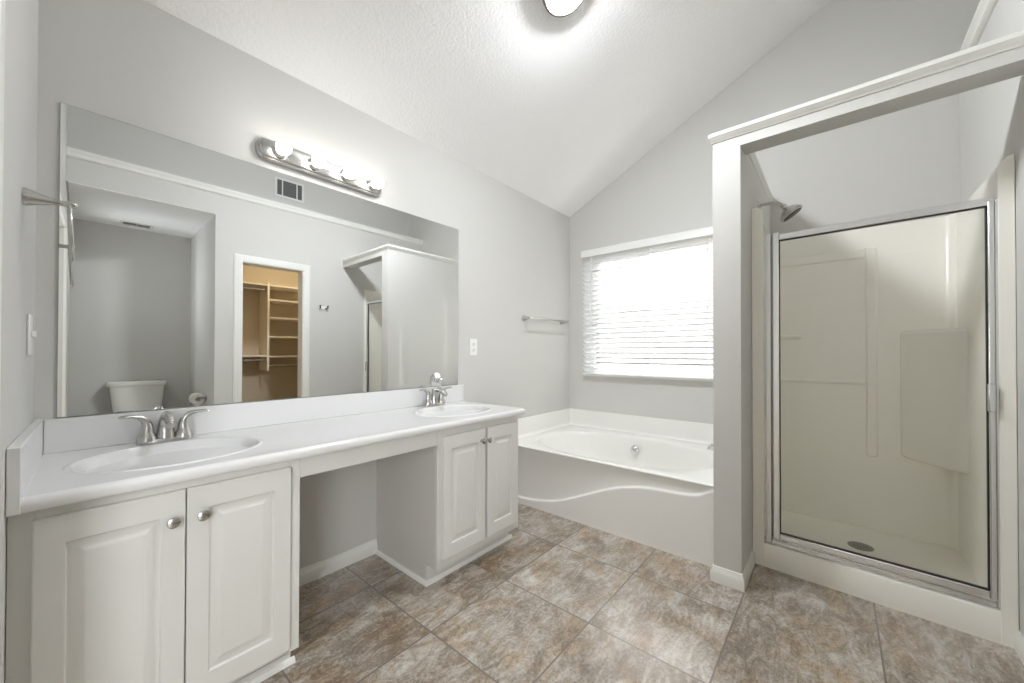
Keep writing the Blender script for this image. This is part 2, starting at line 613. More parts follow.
# opposite wall with toilet alcove and closet doorway; plant ledge above
AX0, AX1, AZ, AYB = 0.03, 0.932, 2.42, -3.70
KX0, KX1, KZ = 1.135, 1.712, 2.015
bm = BM()
box(bm, AX1, KX0, -2.62, DY, -0.05, AZ)
box(bm, KX1, LX, -2.62, DY, -0.05, AZ)
box(bm, KX0, KX1, -2.62, DY, KZ, AZ)
box(bm, 0.015, LX, RY, DY, AZ, 2.612)
struct('wall_south', bm, M['wall'])
bm = BM()
prism(bm, [(-0.1, 2.5), (LX, 2.5), (LX, ceil_z(RY)), (-0.1, ceil_z(RY))], 'y', RY - 0.1, RY)
struct('wall_upper_south', bm, M['wall'])
bm = BM()
box(bm, AX1, AX1 + 0.1, AYB, -2.62, -0.05, AZ)
struct('wall_alcove_east', bm, M['wall'])
bm = BM()
box(bm, -0.1, AX1 + 0.1, AYB - 0.1, AYB, -0.05, AZ + 0.1)
struct('wall_alcove_south', bm, M['wall'])
bm = BM()
box(bm, -0.1, AX1 + 0.1, AYB, RY - 0.001, AZ, AZ + 0.08)
box(bm, AX0, AX1, RY - 0.001, DY - 0.001, AZ - 0.004, AZ)
struct('ceiling_alcove', bm, M['ceiling'])

# ledge cap moulding along the opposite wall
bm = BM()
prism(bm, [(DY + 0.036, 2.672), (DY + 0.036, 2.652), (DY + 0.026, 2.640), (DY + 0.022, 2.618), (DY + 0.010, 2.608), (DY - 0.005, 2.605), (DY - 0.06, 2.612), (DY - 0.06, 2.672)], 'x', 0.02, LX - 0.002)
struct('trim_2', bm, M['trim'], smooth=35)

# shower partition (short wall) and header beam
PY0, PY1, PZ = -1.630, -1.510, 2.165
bm = BM()
box(bm, XS, LX - 0.001, PY0, PY1, -0.02, PZ)
struct('wall_partition', bm, M['wall'])
bm = BM()
box(bm, XS, XS + 0.118, DY + 0.001, PY0 - 0.0005, 2.1145, PZ)
struct('beam', bm, M['wall'])

# cap moulding on partition and header
def cap_profile(o):
    return [(0.0, 2.161), (0.004, 2.162), (0.007, 2.172), (0.0105, 2.175), (0.0135, 2.186), (0.016, 2.189), (0.016, 2.206)]
def sweep_profile(bm, prof, path, closed=False, flip=1):
    """prof (out, z), path xy list; 'out' is to the right of travel * flip; mitred"""
    n = len(path)
    rings = []
    for i in range(n):
        p = Vector(path[i])
        if closed or 0 < i < n - 1:
            d0 = (p - Vector(path[(i - 1) % n])).normalized()
            d1 = (Vector(path[(i + 1) % n]) - p).normalized()
        elif i == 0:
            d0 = d1 = (Vector(path[1]) - p).normalized()
        else:
            d0 = d1 = (p - Vector(path[i - 1])).normalized()
        n0 = Vector((d0.y, -d0.x)) * flip
        n1 = Vector((d1.y, -d1.x)) * flip
        mt = (n0 + n1)
        mt = mt / max(1e-6, 1 + n0.dot(n1))
        rings.append([bm.verts.new((p.x + mt.x * o_, p.y + mt.y * o_, z)) for o_, z in prof])
    m_ = len(prof)
    pairs = [(i, i + 1) for i in range(n - 1)] + ([(n - 1, 0)] if closed else [])
    for a, b in pairs:
        for k in range(m_):
            k2 = (k + 1) % m_
            bm.faces.new((rings[a][k], rings[b][k], rings[b][k2], rings[a][k2]))
    if not closed:
        bm.faces.new(rings[0])
        bm.faces.new(rings[-1][::-1])
bm = BM()
prof = cap_profile(0) + [(-0.055, 2.206), (-0.055, 2.161)]
sweep_profile(bm, prof, [(LX - 0.002, PY1), (XS, PY1), (XS, DY + 0.001)], flip=1)
sweep_profile(bm, prof, [(XS + 0.118, DY + 0.001), (XS + 0.118, PY0), (LX - 0.002, PY0)], flip=1)
struct('trim_3', bm, M['trim'], smooth=35)

# baseboards
BBP = [(0.0, 0.0), (0.0135, 0.0), (0.0135, 0.046), (0.010, 0.056), (0.0075, 0.062), (0.0045, 0.075), (0.0, 0.076)]
bm = BM()
sweep_profile(bm, BBP, [(2.275, PY1), (XS, PY1), (XS, PY0), (2.44, PY0)], flip=1)
struct('baseboard_partition', bm, M['trim'], smooth=30)
bm = BM()
sweep_profile(bm, BBP, [(0.604, 0.0), (1.204, 0.0)], flip=1)
struct('baseboard_north', bm, M['trim'], smooth=30)
bm = BM()
sweep_profile(bm, BBP, [(2.40, DY), (KX1 + 0.087, DY)], flip=1)
sweep_profile(bm, BBP, [(KX0 - 0.087, DY), (AX1, DY), (AX1, AYB), (AX0, AYB)], flip=1)
struct('baseboard_south', bm, M['trim'], smooth=30)

# closet doorway casing
bm = BM()
CP = [(0.0, 0.0), (0.0, 0.012), (0.008, 0.016), (0.03, 0.017), (0.06, 0.015), (0.072, 0.008), (0.072, 0.0)]
def casing(bm, xa, xb, zt, yface):
    """profile (outwards, proud) around a door opening on a wall facing +y"""
    path = [(xa, 0.0), (xa, zt), (xb, zt), (xb, 0.0)]
    outs = [(-1, 0), (-1, 1), (1, 1), (1, 0)]
    rings = []
    for (x, z), (ox, oz) in zip(path, outs):
        rings.append([bm.verts.new((x + ox * a, yface + b, z + oz * a)) for a, b in CP])
    for a, b in zip(rings, rings[1:]):
        for k in range(len(CP)):
            k2 = (k + 1) % len(CP)
            bm.faces.new((a[k], b[k], b[k2], a[k2]))
    bm.faces.new(rings[0])
    bm.faces.new(rings[-1])
casing(bm, KX0 + 0.012, KX1 - 0.012, KZ - 0.012, DY)
# jamb lining
box(bm, KX0, KX0 + 0.016, -2.625, DY + 0.002, 0, KZ - 0.0005)
box(bm, KX1 - 0.016, KX1, -2.625, DY + 0.002, 0, KZ - 0.0005)
box(bm, KX0 + 0.016, KX1 - 0.016, -2.625, DY + 0.002, KZ - 0.016, KZ)
struct('trim_4', bm, M['trim'])

# closet room
CY1, CXR = -3.86, 2.75
bm = BM()
box(bm, AX1 + 0.1, CXR, CY1 - 0.08, CY1, -0.05, AZ)
box(bm, CXR, CXR + 0.08, CY1 - 0.08, -2.62, -0.05, AZ)
box(bm, AX1 + 0.1, AX1 + 0.11, CY1, -2.62, -0.05, AZ)
struct('wall_closet', bm, M['closet_wall'])
bm = BM()
box(bm, AX1 + 0.1, CXR + 0.08, CY1 - 0.08, RY - 0.1, AZ + 0.001, AZ + 0.08)
struct('ceiling_closet', bm, M['closet_wall'])

# ------------------------------------------------------------------ window with glass
w = bpy.data.objects.new('window_1', None)
S.collection.objects.link(w)
w.location = (LX + 0.09, (WY0 + WY1) / 2, WZ0)
w['kind'] = 'structure'
bm = BM()
for y0, y1, z0, z1 in ((WY0, WY0 + 0.045, WZ0, WZ1), (WY1 - 0.045, WY1, WZ0, WZ1), (WY0, WY1, WZ0, WZ0 + 0.045), (WY0, WY1, WZ1 - 0.045, WZ1)):
    box(bm, LX + 0.075, LX + 0.115, y0, y1, z0, z1)
obj('window_frame', bm, M['plastic'], w)
bm = BM()
box(bm, LX + 0.093, LX + 0.097, WY0 + 0.04, WY1 - 0.04, WZ0 + 0.04, WZ1 - 0.04)
obj('window_pane', bm, M['glass'], w)
bm = BM()
box(bm, LX - 0.014, LX + 0.075, WY0 - 0.02, WY1 + 0.02, WZ0 - 0.032, WZ0 - 0.012)
struct('window_sill', bm, M['trim'], bevel=0.004)

# ------------------------------------------------------------------ window blind
bl = thing('window_blind', 'closed white horizontal slat blind over the window above the bathtub', 'blind', (LX - 0.03, -0.755, 0.90))
BY0, BY1 = -1.335, -0.172
bm = BM()
prism(bm, [(LX - 0.062, 2.003), (LX - 0.062, 2.058), (LX - 0.056, 2.068), (LX - 0.046, 2.072), (LX - 0.001, 2.072), (LX - 0.001, 2.003)], 'y', BY0 - 0.008, BY1 + 0.012)
obj('valance', bm, M['plastic'], bl, bevel=0.002)
bm = BM()
PITCH_S, CHORD, TILT = 0.0444, 0.0505, math.radians(45)
LADD = [-0.262, -0.805, -1.250]
nsl = 24
for i in range(nsl):
    zc = 1.985 - i * PITCH_S
    if zc < 0.955:
        break
    xc = LX - 0.030
    ys = [BY0]
    for yl in sorted(LADD):
        ys += [yl - 0.0065, yl + 0.0065]
    ys.append(BY1)
    # slat: inner (room side) edge up, slightly crowned; cord slots at the ladders
    K = 5
    rows = []
    for k in range(K + 1):
        s = (k / K - 0.5)
        crown = 0.0028 * (1 - (2 * s) ** 2)
        ax, az = -math.cos(TILT) * s * CHORD, math.sin(TILT) * s * CHORD
        nx, nz = -math.sin(TILT), -math.cos(TILT)
        rows.append((xc + ax + nx * crown, zc + az + nz * crown, nx, nz))
    for j in range(len(ys) - 1):
        slot = (j % 2 == 1)
        for k in range(K):
            if slot and k == K // 2:
                continue            # route hole of the ladder cord
            (xa, za, nxa, nza), (xb, zb, nxb, nzb) = rows[k], rows[k + 1]
            t = 0.0022
            hexa(bm, [(xa, ys[j], za), (xb, ys[j], zb), (xb, ys[j + 1], zb), (xa, ys[j + 1], za),
                      (xa - nxa * t, ys[j], za - nza * t), (xb - nxb * t, ys[j], zb - nzb * t), (xb - nxb * t, ys[j + 1], zb - nzb * t), (xa - nxa * t, ys[j + 1], za - nza * t)])
zlast = zc
obj('slats', bm, M['blind'], bl, smooth=30)
bm = BM()
box(bm, LX - 0.056, LX - 0.006, BY0, BY1, 0.917, 0.934)
obj('bottom_rail', bm, M['plastic'], bl, bevel=0.004)
for yl in LADD:
    bm = BM()
    for dx in (-0.016, 0.016):
        cyl(bm, (LX - 0.030 + dx, yl, 0.93), (LX - 0.030 + dx, yl, 2.01), 0.0011, seg=6)
    obj('ladder_cord', bm, M['plastic'], bl)
bm = BM()
cyl(bm, (LX - 0.068, -0.268, 1.22), (LX - 0.068, -0.268, 2.004), 0.0035, seg=8)
obj('tilt_wand', bm, M['plastic'], bl)
for zt, yt in ((1.895, -1.243), (1.455, -1.243)):
    bm = BM()
    lathe(bm, [(0, 0.014), (0.003, 0.013), (0.005, 0.0), (0.0055, -0.014), (0, -0.016)], (LX - 0.066, yt, zt), (0, 0, 1), 10)
    cyl(bm, (LX - 0.066, yt, zt + 0.01), (LX - 0.064, yt, 2.01), 0.001, seg=6)
    obj('cord_tassel', bm, M['cabinet_side'], bl, smooth=60)

# ground and fence outside
bm = BM()
box(bm, LX + 0.2, 16, -10, 9, -0.7, -0.6)
g = obj('ground', bm, M['grass'])
g['kind'] = 'structure'
fe = thing('garden_fence', 'weathered board fence seen dimly between the blind slats', 'fence', (6.5, -1.0, -0.6))
bm = BM()
for i in range(16):
    y = -0.5 + i * 0.145
    box(bm, 6.5, 6.52, y, y + 0.138, -0.6, 1.25)
obj('board', bm, M['fence'], fe)
bm = BM()
for z in (-0.2, 0.9):
    box(bm, 6.52, 6.56, -0.5, 1.8, z, z + 0.09)
obj('rail', bm, M['fence'], fe)

nh = thing('backdrop_house', 'added dark house backdrop outside, behind the gaps of the blind', 'house', (11.0, -1.0, -0.6))  # added backdrop, darkens what shows between the slats
bm = BM()
box(bm, 9.0, 14.0, -9.0, 8.0, -0.6, 2.4)
obj('wall', bm, M['backdrop'], nh)
bm = BM()
prism(bm, [(8.6, 2.4), (14.4, 2.4), (11.5, 3.9)], 'y', -9.4, 8.4)
obj('roof', bm, M['fence'], nh)

# ------------------------------------------------------------------ vanity cabinets
FY, DYF = -0.537, -0.556        # face frame front, door front
TZ, BZ = 0.757, 0.092
def raised_panel(bm, x0, x1, z0, z1, yf, th=0.019, inset=0.054):
    """cabinet door slab facing -y with a routed groove and raised field"""
    yb_ = yf + th
    ez = 0.016                      # top and bottom rails are a little wider than the stiles
    def loop(i, y):
        k = i + (ez if i > 0.02 else 0.0)
        return [(x0 + i, y, z0 + k), (x1 - i, y, z0 + k), (x1 - i, y, z1 - k), (x0 + i, y, z1 - k)]
    L_ = [(0, yb_), (0, yf + 0.003), (0.003, yf), (inset - 0.006, yf), (inset - 0.003, yf + 0.001), (inset, yf + 0.0075), (inset + 0.004, yf + 0.0085), (inset + 0.008, yf + 0.0082), (inset + 0.026, yf + 0.0022), (inset + 0.030, yf + 0.0008), (inset + 0.033, yf + 0.0006)]
    rings = [[bm.verts.new(p) for p in loop(i, y)] for i, y in L_]
    for a, b in zip(rings, rings[1:]):
        for k in range(4):
            bm.faces.new((a[k], a[(k + 1) % 4], b[(k + 1) % 4], b[k]))
    bm.faces.new(rings[0])
    bm.faces.new(rings[-1])

def knob(parent, x, z):
    bm = BM()
    lathe(bm, [(0.0, 0.0), (0.008, 0.0), (0.006, 0.003), (0.0048, 0.010), (0.0065, 0.014), (0.0125, 0.017), (0.0150, 0.021), (0.0145, 0.0245), (0.010, 0.027), (0, 0.028)], (x, DYF, z), (0, -1, 0), 24)
    k = obj('knob', bm, M['nickel'], parent, smooth=40)
    return k

def cabinet(label, x0, x1, doors, zt, zb, face_l, face_r, toe):
    c = thing('vanity_cabinet', label, 'cabinet', ((x0 + x1) / 2, -0.27, 0), 'vanity base cabinets')
    bm = BM()
    # carcass: sides, floor, back; open top hidden under the counter
    box(bm, x0, x0 + 0.016, FY + 0.018, -0.003, 0.0 if not toe[0] else BZ, TZ)
    box(bm, x1 - 0.016, x1, FY + 0.018, -0.003, 0.0 if not toe[1] else BZ, TZ)
    box(bm, x0 + 0.016, x1 - 0.016, FY + 0.018, -0.003, BZ, BZ + 0.016)
    box(bm, x0 + 0.016, x1 - 0.016, -0.009, -0.003, BZ, TZ)
    obj('body', bm, M['cabinet_side'], c)
    bm = BM()
    box(bm, x0, x0 + face_l, FY, FY + 0.018, BZ, TZ)
    box(bm, x1 - face_r, x1, FY, FY + 0.018, BZ, TZ)
    box(bm, x0 + face_l, x1 - face_r, FY, FY + 0.018, TZ - 0.055, TZ)
    box(bm, x0 + face_l, x1 - face_r, FY, FY + 0.018, BZ, BZ + 0.05)
    obj('face_frame', bm, M['cabinet'], c, bevel=0.0012)
    for (a, b, kx, kz) in doors:
        bm = BM()
        raised_panel(bm, a, b, zb, zt, DYF)
        d = obj('door', bm, M['cabinet'], c, smooth=25)
        knob(d, kx, kz)
    bm = BM()
    box(bm, x0, x1, -0.462, -0.446, 0.0, BZ)
    obj('toe_kick', bm, M['cabinet'], c)
    return c

xl = [(-0.0145 + 0.006, 0.004)]
cl = cabinet('white two-door vanity cabinet against the left wall, nearest the camera', -0.0195, 0.600, [(0.016, 0.2895, 0.2605, 0.651), (0.2925, 0.566, 0.326, 0.650)], 0.7310, 0.112, 0.041, 0.036, (False, True))
bm = BM()
prism(bm, [(-0.462, 0.0), (-0.476, 0.0), (-0.475, 0.008), (-0.470, 0.016), (-0.4622, 0.018)], 'x', 0.0, 0.612)
obj('shoe_moulding', bm, M['trim'], cl, smooth=40)
bm = BM()
box(bm, 0.584, 0.600, -0.45, -0.003, 0, BZ)
obj('base_panel', bm, M['cabinet'], cl)
cr_ = cabinet('white two-door vanity cabinet under the far sink, beside the bathtub', 1.204, 1.806, [(1.229, 1.5125, 1.4785, 0.660), (1.5275, 1.7745, 1.5235, 0.6585)], 0.7215, 0.134, 0.036, 0.036, (True, True))
bm = BM()
prism(bm, [(-0.462, 0.0), (-0.476, 0.0), (-0.475, 0.008), (-0.470, 0.016), (-0.4622, 0.018)], 'x', 1.190, 1.828)
prism(bm, [(1.204, 0.0), (1.190, 0.0), (1.191, 0.008), (1.196, 0.016), (1.2038, 0.018)], 'y', -0.476, -0.014)
obj('shoe_moulding', bm, M['trim'], cr_, smooth=40)
bm = BM()
box(bm, 1.204, 1.220, -0.447, -0.003, 0, BZ)
obj('base_panel', bm, M['cabinet_side'], cr_)
bm = BM()
box(bm, 1.790, 1.806, -0.447, -0.003, 0, BZ)
obj('base_panel', bm, M['cabinet_side'], cr_)

bm = BM()
box(bm, 0.6008, 1.2032, FY + 0.001, FY + 0.018, 0.682, 0.756)
tag(obj('apron_panel', bm, M['cabinet'], bevel=0.001), 'plain cream panel under the counter, spanning the open knee space', 'panel')

# ------------------------------------------------------------------ countertop with integral basins
CT, CB, CFY, CXR2 = 0.790, 0.757, -0.566, 1.838
ct = thing('vanity_countertop', 'long white cultured marble vanity top with two oval integral sinks', 'countertop', (0.91, -0.28, CB))
def super_pt(cx, cy, ax, ay, t, e=2.0):
    c, s = math.cos(t), math.sin(t)
    return (cx + ax * math.copysign(abs(c) ** (2 / e), c), cy + ay * math.copysign(abs(s) ** (2 / e), s))
BAS = [(0.306, -0.302, 0.246, 0.194), (1.512, -0.302, 0.246, 0.194)]
XB, YF_T, YB_T = (-0.004, 0.915, CXR2 - 0.010), CFY + 0.016, -0.001
bm = BM()
NA = 96
def ray_rect(cx, cy, t, x0, x1, y0, y1):
    c, s = math.cos(t), math.sin(t)
    k = 1e9
    if c > 1e-9: k = min(k, (x1 - cx) / c)
    if c < -1e-9: k = min(k, (x0 - cx) / c)
    if s > 1e-9: k = min(k, (y1 - cy) / s)
    if s < -1e-9: k = min(k, (y0 - cy) / s)
    return (cx + c * k, cy + s * k)
def ring_plate(bm, cx, cy, ax, ay, x0, x1, y0, y1, z, e=2.0):
    """flat plate x0..x1,y0..y1 with a superellipse hole"""
    ts = [2 * math.pi * i / NA for i in range(NA)]
    corners = [math.atan2(b - cy, a - cx) % (2 * math.pi) for a in (x0, x1) for b in (y0, y1)]
    ts = sorted(set(ts + corners))
    inner = []
    outer = []
    for t in ts:
        # hole point in the same polar direction
        c, s = math.cos(t), math.sin(t)
        rr = (abs(c / ax) ** e + abs(s / ay) ** e) ** (-1 / e)
        inner.append(bm.verts.new((cx + c * rr, cy + s * rr, z)))
        q = ray_rect(cx, cy, t, x0, x1, y0, y1)
        outer.append(bm.verts.new((q[0], q[1], z)))
    n = len(ts)
    for i in range(n):
        j = (i + 1) % n
        bm.faces.new((inner[i], inner[j], outer[j], outer[i]))
for (cx, cy, ax, ay), x0, x1 in zip(BAS, XB[:2], XB[1:]):
    ring_plate(bm, cx, cy, ax, ay, x0, x1, YF_T, YB_T, CT)
# rounded front edge and right end, swept with a mitre
ep = []
R = 0.016
for k in range(9):
    a = math.pi / 2 * k / 8
    ep.append((-R + R * math.sin(a), CT - R + R * math.cos(a)))
ep += [(0.0, CB + 0.006), (-0.004, CB), (-0.05, CB), (-R, CB + 0.01)]
def edge(bm, path):
    sweep_profile(bm, ep, path, flip=1)
bm2 = bm
sweep_profile(bm, ep, [(-0.001, CFY), (CXR2, CFY), (CXR2, YB_T)], flip=1)
# strip between the plates and the right end rounding is closed by the sweep
box(bm, -0.004, CXR2 - 0.03, CFY + 0.03, YB_T, CB, CB + 0.004)
obj('slab', bm, M['counter'], ct, smooth=50)
for cx, cy, ax, ay in BAS:
    bm = BM()
    prof = [(1.0, 0.0), (0.985, 0.0022), (0.968, 0.0036), (0.950, 0.0030), (0.932, 0.0005), (0.915, -0.006), (0.89, -0.018), (0.84, -0.042), (0.76, -0.072), (0.64, -0.098), (0.48, -0.115), (0.30, -0.124), (0.12, -0.128), (0.055, -0.129)]
    ts = [2 * math.pi * i / 96 for i in range(96)]
    rings = []
    for f, dz in prof:
        rings.append([bm.verts.new((cx + ax * f * math.cos(t), cy + ay * f * math.sin(t) + (1 - f) * 0.02, CT + dz)) for t in ts])
    for a, b in zip(rings, rings[1:]):
        for i in range(96):
            bm.faces.new((a[i], a[(i + 1) % 96], b[(i + 1) % 96], b[i]))
    bm.faces.new(rings[-1])
    b = obj('basin', bm, M['counter'], ct, smooth=70)
    bm = BM()
    lathe(bm, [(0, 0), (0.021, 0), (0.021, 0.002), (0.014, 0.003), (0.013, 0.006), (0, 0.007)], (cx, cy + 0.019, CT - 0.129), (0, 0, 1), 24)
    obj('drain', bm, M['nickel'], b, smooth=40)
bm = BM()
box(bm, 0.021, 1.846, -0.020, -0.0005, CT, 0.9015)
obj('backsplash', bm, M['counter'], ct, bevel=0.004, seg=3)
bm = BM()
hexa(bm, [(0.0005, -0.0005, CB - 0.002), (-0.0208, -0.567, CB - 0.002), (0.0005, -0.567, CB - 0.002), (0.021, -0.0005, CB - 0.002),
          (0.0005, -0.0005, 0.9045), (-0.0208, -0.567, 0.9085), (0.0005, -0.567, 0.9075), (0.021, -0.0005, 0.9045)])
obj('sidesplash', bm, M['counter'], ct, bevel=0.003, seg=3)

# ------------------------------------------------------------------ basin faucets
def faucet(x, y, label):
    f = thing('sink_faucet', label, 'faucet', (x, y, CT), 'brushed nickel sink faucets')
    bm = BM()
    lathe(bm, [(0, 0), (0.079, 0), (0.080, 0.003), (0.078, 0.012), (0.074, 0.016), (0, 0.016)], (x, y, CT), (0, 0, 1), 40, sx=0.36, sy=1.0)
    # lathe u-axis for +z is along y: sx scales y, sy scales x
    obj('base_plate', bm, M['nickel'], f, smooth=40)
    for s in (-1, 1):
        bm = BM()
        hx = x + s * 0.051
        lathe(bm, [(0, 0), (0.0285, 0.0), (0.0285, 0.004), (0.024, 0.022), (0.0195, 0.030), (0.0185, 0.036), (0, 0.036)], (hx, y, CT + 0.010), (0, 0, 1), 28)
        obj('handle_base', bm, M['nickel'], f, smooth=40)
        bm = BM()
        pts = bez([(hx, y, CT + 0.044), (hx - s * 0.006, y, CT + 0.085), (hx + s * 0.010, y - 0.004, CT + 0.104), (hx + s * 0.040, y - 0.010, CT + 0.106), (hx + s * 0.074, y - 0.016, CT + 0.104)], 16)
        rad = []
        for i in range(17):
            t = i / 16
            rad.append((0.0185 - 0.0115 * min(1, t * 1.6) + 0.0015 * t, 0.0185 - 0.0135 * min(1, t * 1.35)))
        rad[-1] = (0.004, 0.002)
        sweep(bm, pts, rad, 16, flat=(0, 1, 0))
        obj('lever', bm, M['nickel'], f, smooth=60)
    bm = BM()
    pts = bez([(x, y + 0.002, CT + 0.010), (x, y + 0.010, CT + 0.070), (x, y - 0.002, CT + 0.118), (x, y - 0.055, CT + 0.116), (x, y - 0.100, CT + 0.078)], 18)
    rad = [(0.0285 - 0.0135 * min(1, i / 11), 0.026 - 0.013 * min(1, i / 12)) for i in range(19)]
    sweep(bm, pts, rad, 20, flat=(1, 0, 0))
    obj('spout', bm, M['nickel'], f, smooth=60)
    bm = BM()
    d = (pts[-1] - pts[-2]).normalized()
    cyl(bm, pts[-1] - d * 0.004, pts[-1] + d * 0.010, 0.0125, seg=18)
    obj('aerator', bm, M['nickel'], f, smooth=40)
    bm = BM()
    cyl(bm, (x, y + 0.024, CT + 0.01), (x, y + 0.024, CT + 0.094), 0.0022, seg=8)
    sphere(bm, (x, y + 0.024, CT + 0.096), 0.0050, 12, 8)
    obj('lift_rod', bm, M['nickel'], f, smooth=60)
faucet(0.309, -0.070, 'two-handle brushed nickel faucet at the near left sink')
faucet(1.562, -0.062, 'two-handle brushed nickel faucet at the far right sink')

# ------------------------------------------------------------------ mirror (a hair out of parallel with the wall)
mir = thing('wall_mirror', 'wide frameless mirror over the double vanity', 'mirror', (0.92, -0.002, 0.904))
TH = 0.0095
mx0, mx1 = 0.0475, 1.7902
def my(x):
    return -0.005 - (x - mx0) * math.tan(TH)
bm = BM()
hexa(bm, [(mx0, my(mx0), 0.9035), (mx1, my(mx1), 0.9035), (mx1, -0.001, 0.9035), (mx0, -0.001, 0.9035),
          (mx0, my(mx0), 1.9545), (mx1, my(mx1), 1.9565), (mx1, -0.001, 1.9565), (mx0, -0.001, 1.9545)])
obj('backing', bm, M['mirror_edge'], mir)
bm = BM()
e = 0.0006
q = [bm.verts.new(p) for p in ((mx0 + 0.001, my(mx0) - e, 0.905), (mx1 - 0.001, my(mx1) - e, 0.905), (mx1 - 0.001, my(mx1) - e, 1.9555), (mx0 + 0.001, my(mx0) - e, 1.9535))]
q2 = [bm.verts.new((v.co.x, v.co.y + 0.0004, v.co.z)) for v in q]
bm.faces.new(q)
bm.faces.new(q2[::-1])
for i in range(4):
    bm.faces.new((q[i], q[(i + 1) % 4], q2[(i + 1) % 4], q2[i]))
obj('silvered_glass', bm, M['mirror'], mir)

# ------------------------------------------------------------------ vanity light bar
vl = thing('vanity_light', 'brushed nickel four-bulb light bar on the wall above the mirror', 'light', (0.91, -0.02, 2.024))
bm = BM()
def stadium(x0, x1, zc, hz, y, n=10):
    """elongated octagon-ish plate outline with clipped, rounded ends"""
    pts = []
    for (cx, a0) in ((x1 - hz, -90), (x0 + hz, 90)):
        for i in range(n + 1):
            a = math.radians(a0 + 180 * i / n)
            pts.append((cx + hz * math.copysign(abs(math.cos(a)) ** 0.8, math.cos(a)), y, zc + hz * math.copysign(abs(math.sin(a)) ** 0.8, math.sin(a))))
    return pts
steps = [(0.605, 1.215, 0.060, -0.0008), (0.605, 1.215, 0.060, -0.020), (0.611, 1.209, 0.054, -0.025), (0.617, 1.203, 0.048, -0.026), (0.619, 1.201, 0.046, -0.031), (0.627, 1.193, 0.038, -0.034)]
rings = [[bm.verts.new(p) for p in stadium(a, b, 2.038, h * 0.80, y)] for a, b, h, y in steps]
for a, b in zip(rings, rings[1:]):
    for i in range(len(a)):
        bm.faces.new((a[i], a[(i + 1) % len(a)], b[(i + 1) % len(a)], b[i]))
bm.faces.new(rings[0])
bm.faces.new(rings[-1])
obj('back_plate', bm, M['nickel'], vl, smooth=30)
for bx in (0.692, 0.845, 0.998, 1.151):
    bm = BM()
    lathe(bm, [(0, 0), (0.031, 0), (0.031, 0.006), (0.026, 0.010), (0.020, 0.020), (0, 0.020)], (bx, -0.032, 2.038), (0, -1, 0), 28)
    obj('socket', bm, M['nickel'], vl, smooth=35)
    bm = BM()
    r = 0.0315
    prof = [(0, 0), (0.013, 0), (0.015, 0.010), (0.022, 0.018)]
    c0 = 0.045
    for i in range(3, 17):
        a = math.pi * i / 16
        prof.append((r * math.sin(a), c0 - r * math.cos(a)))
    prof[-1] = (0, c0 + r)
    lathe(bm, prof, (bx, -0.046, 2.038), (0, -1, 0), 28)
    obj('bulb', bm, M['bulb'], vl, smooth=60)

# ------------------------------------------------------------------ outlet, switch, towel holders
def wall_plate(name, label, cat, c, u, n, kind):
    """c centre, u horizontal direction, n outward normal"""
    c, u, n = Vector(c), Vector(u).normalized(), Vector(n).normalized()
    t = thing(name, label, cat, c)
    zv = Vector((0, 0, 1))
    def pbox(bm, u0, u1, z0, z1, n0, n1):
        P = lambda a, b, d: tuple(c + u * a + zv * b + n * d)
        hexa(bm, [P(u0, z0, n0), P(u1, z0, n0), P(u1, z0, n1), P(u0, z0, n1), P(u0, z1, n0), P(u1, z1, n0), P(u1, z1, n1), P(u0, z1, n1)])
    bm = BM()
    pbox(bm, -0.036, 0.036, -0.059, 0.059, 0.0005, 0.006)
    obj('plate', bm, M['plastic'], t, bevel=0.002)
    if kind == 'outlet':
        for dz in (-0.020, 0.020):
            bm = BM()
            lathe(bm, [(0, 0), (0.0165, 0), (0.0165, 0.002), (0, 0.002)], c + zv * dz + n * 0.006, n, 20)
            r = obj('receptacle', bm, M['plastic'], t, smooth=30)
            bm = BM()
            for du in (-0.006, 0.006):
                pbox(bm, du - 0.0015, du + 0.0015, dz - 0.001, dz + 0.008, 0.0078, 0.0084)
            pbox(bm, -0.0025, 0.0025, dz - 0.011, dz - 0.006, 0.0078, 0.0084)
            obj('slot', bm, M['slot'], r)
    else:
        bm = BM()
        pbox(bm, -0.005, 0.005, -0.006, 0.012, 0.006, 0.016)
        obj('toggle', bm, M['plastic'], t, bevel=0.002)
wall_plate('electrical_outlet', 'white duplex outlet plate on the wall right of the mirror', 'outlet', (1.950, 0, 1.158), (1, 0, 0), (0, -1, 0), 'outlet')
wall_plate('light_switch', 'white switch plate seen edge-on on the left wall beneath the towel ring', 'switch', (-0.0068, -0.175, 1.172), (0.038, 1, 0), (1, -0.038, 0), 'switch')

def flared_post(bm, p, d, ln, r0=0.024, r1=0.0085):
    """trumpet post: wide rounded base on the wall, narrow neck"""
    lathe(bm, [(0, 0.0005), (r0, 0.0005), (r0, 0.006), (r0 * 0.92, 0.010), (r0 * 0.78, 0.020), (r0 * 0.55, 0.038), (r1, ln * 0.72), (r1 * 0.95, ln * 0.86), (r1 * 1.25, ln * 0.95), (r1 * 1.1, ln), (0, ln)], p, d, 28)

tb = thing('towel_bar', 'slim chrome towel bar on the vanity wall above the bathtub end', 'towel bar', (2.80, -0.03, 1.405))
for px in (2.525, 3.090):
    bm = BM()
    flared_post(bm, (px, 0, 1.405), (0, -1, 0), 0.075, 0.023, 0.008)
    obj('post', bm, M['nickel'], tb, smooth=40)
bm = BM()
cyl(bm, (2.517, -0.068, 1.405), (3.098, -0.068, 1.405), 0.0075, seg=16)
obj('bar', bm, M['nickel'], tb, smooth=40)

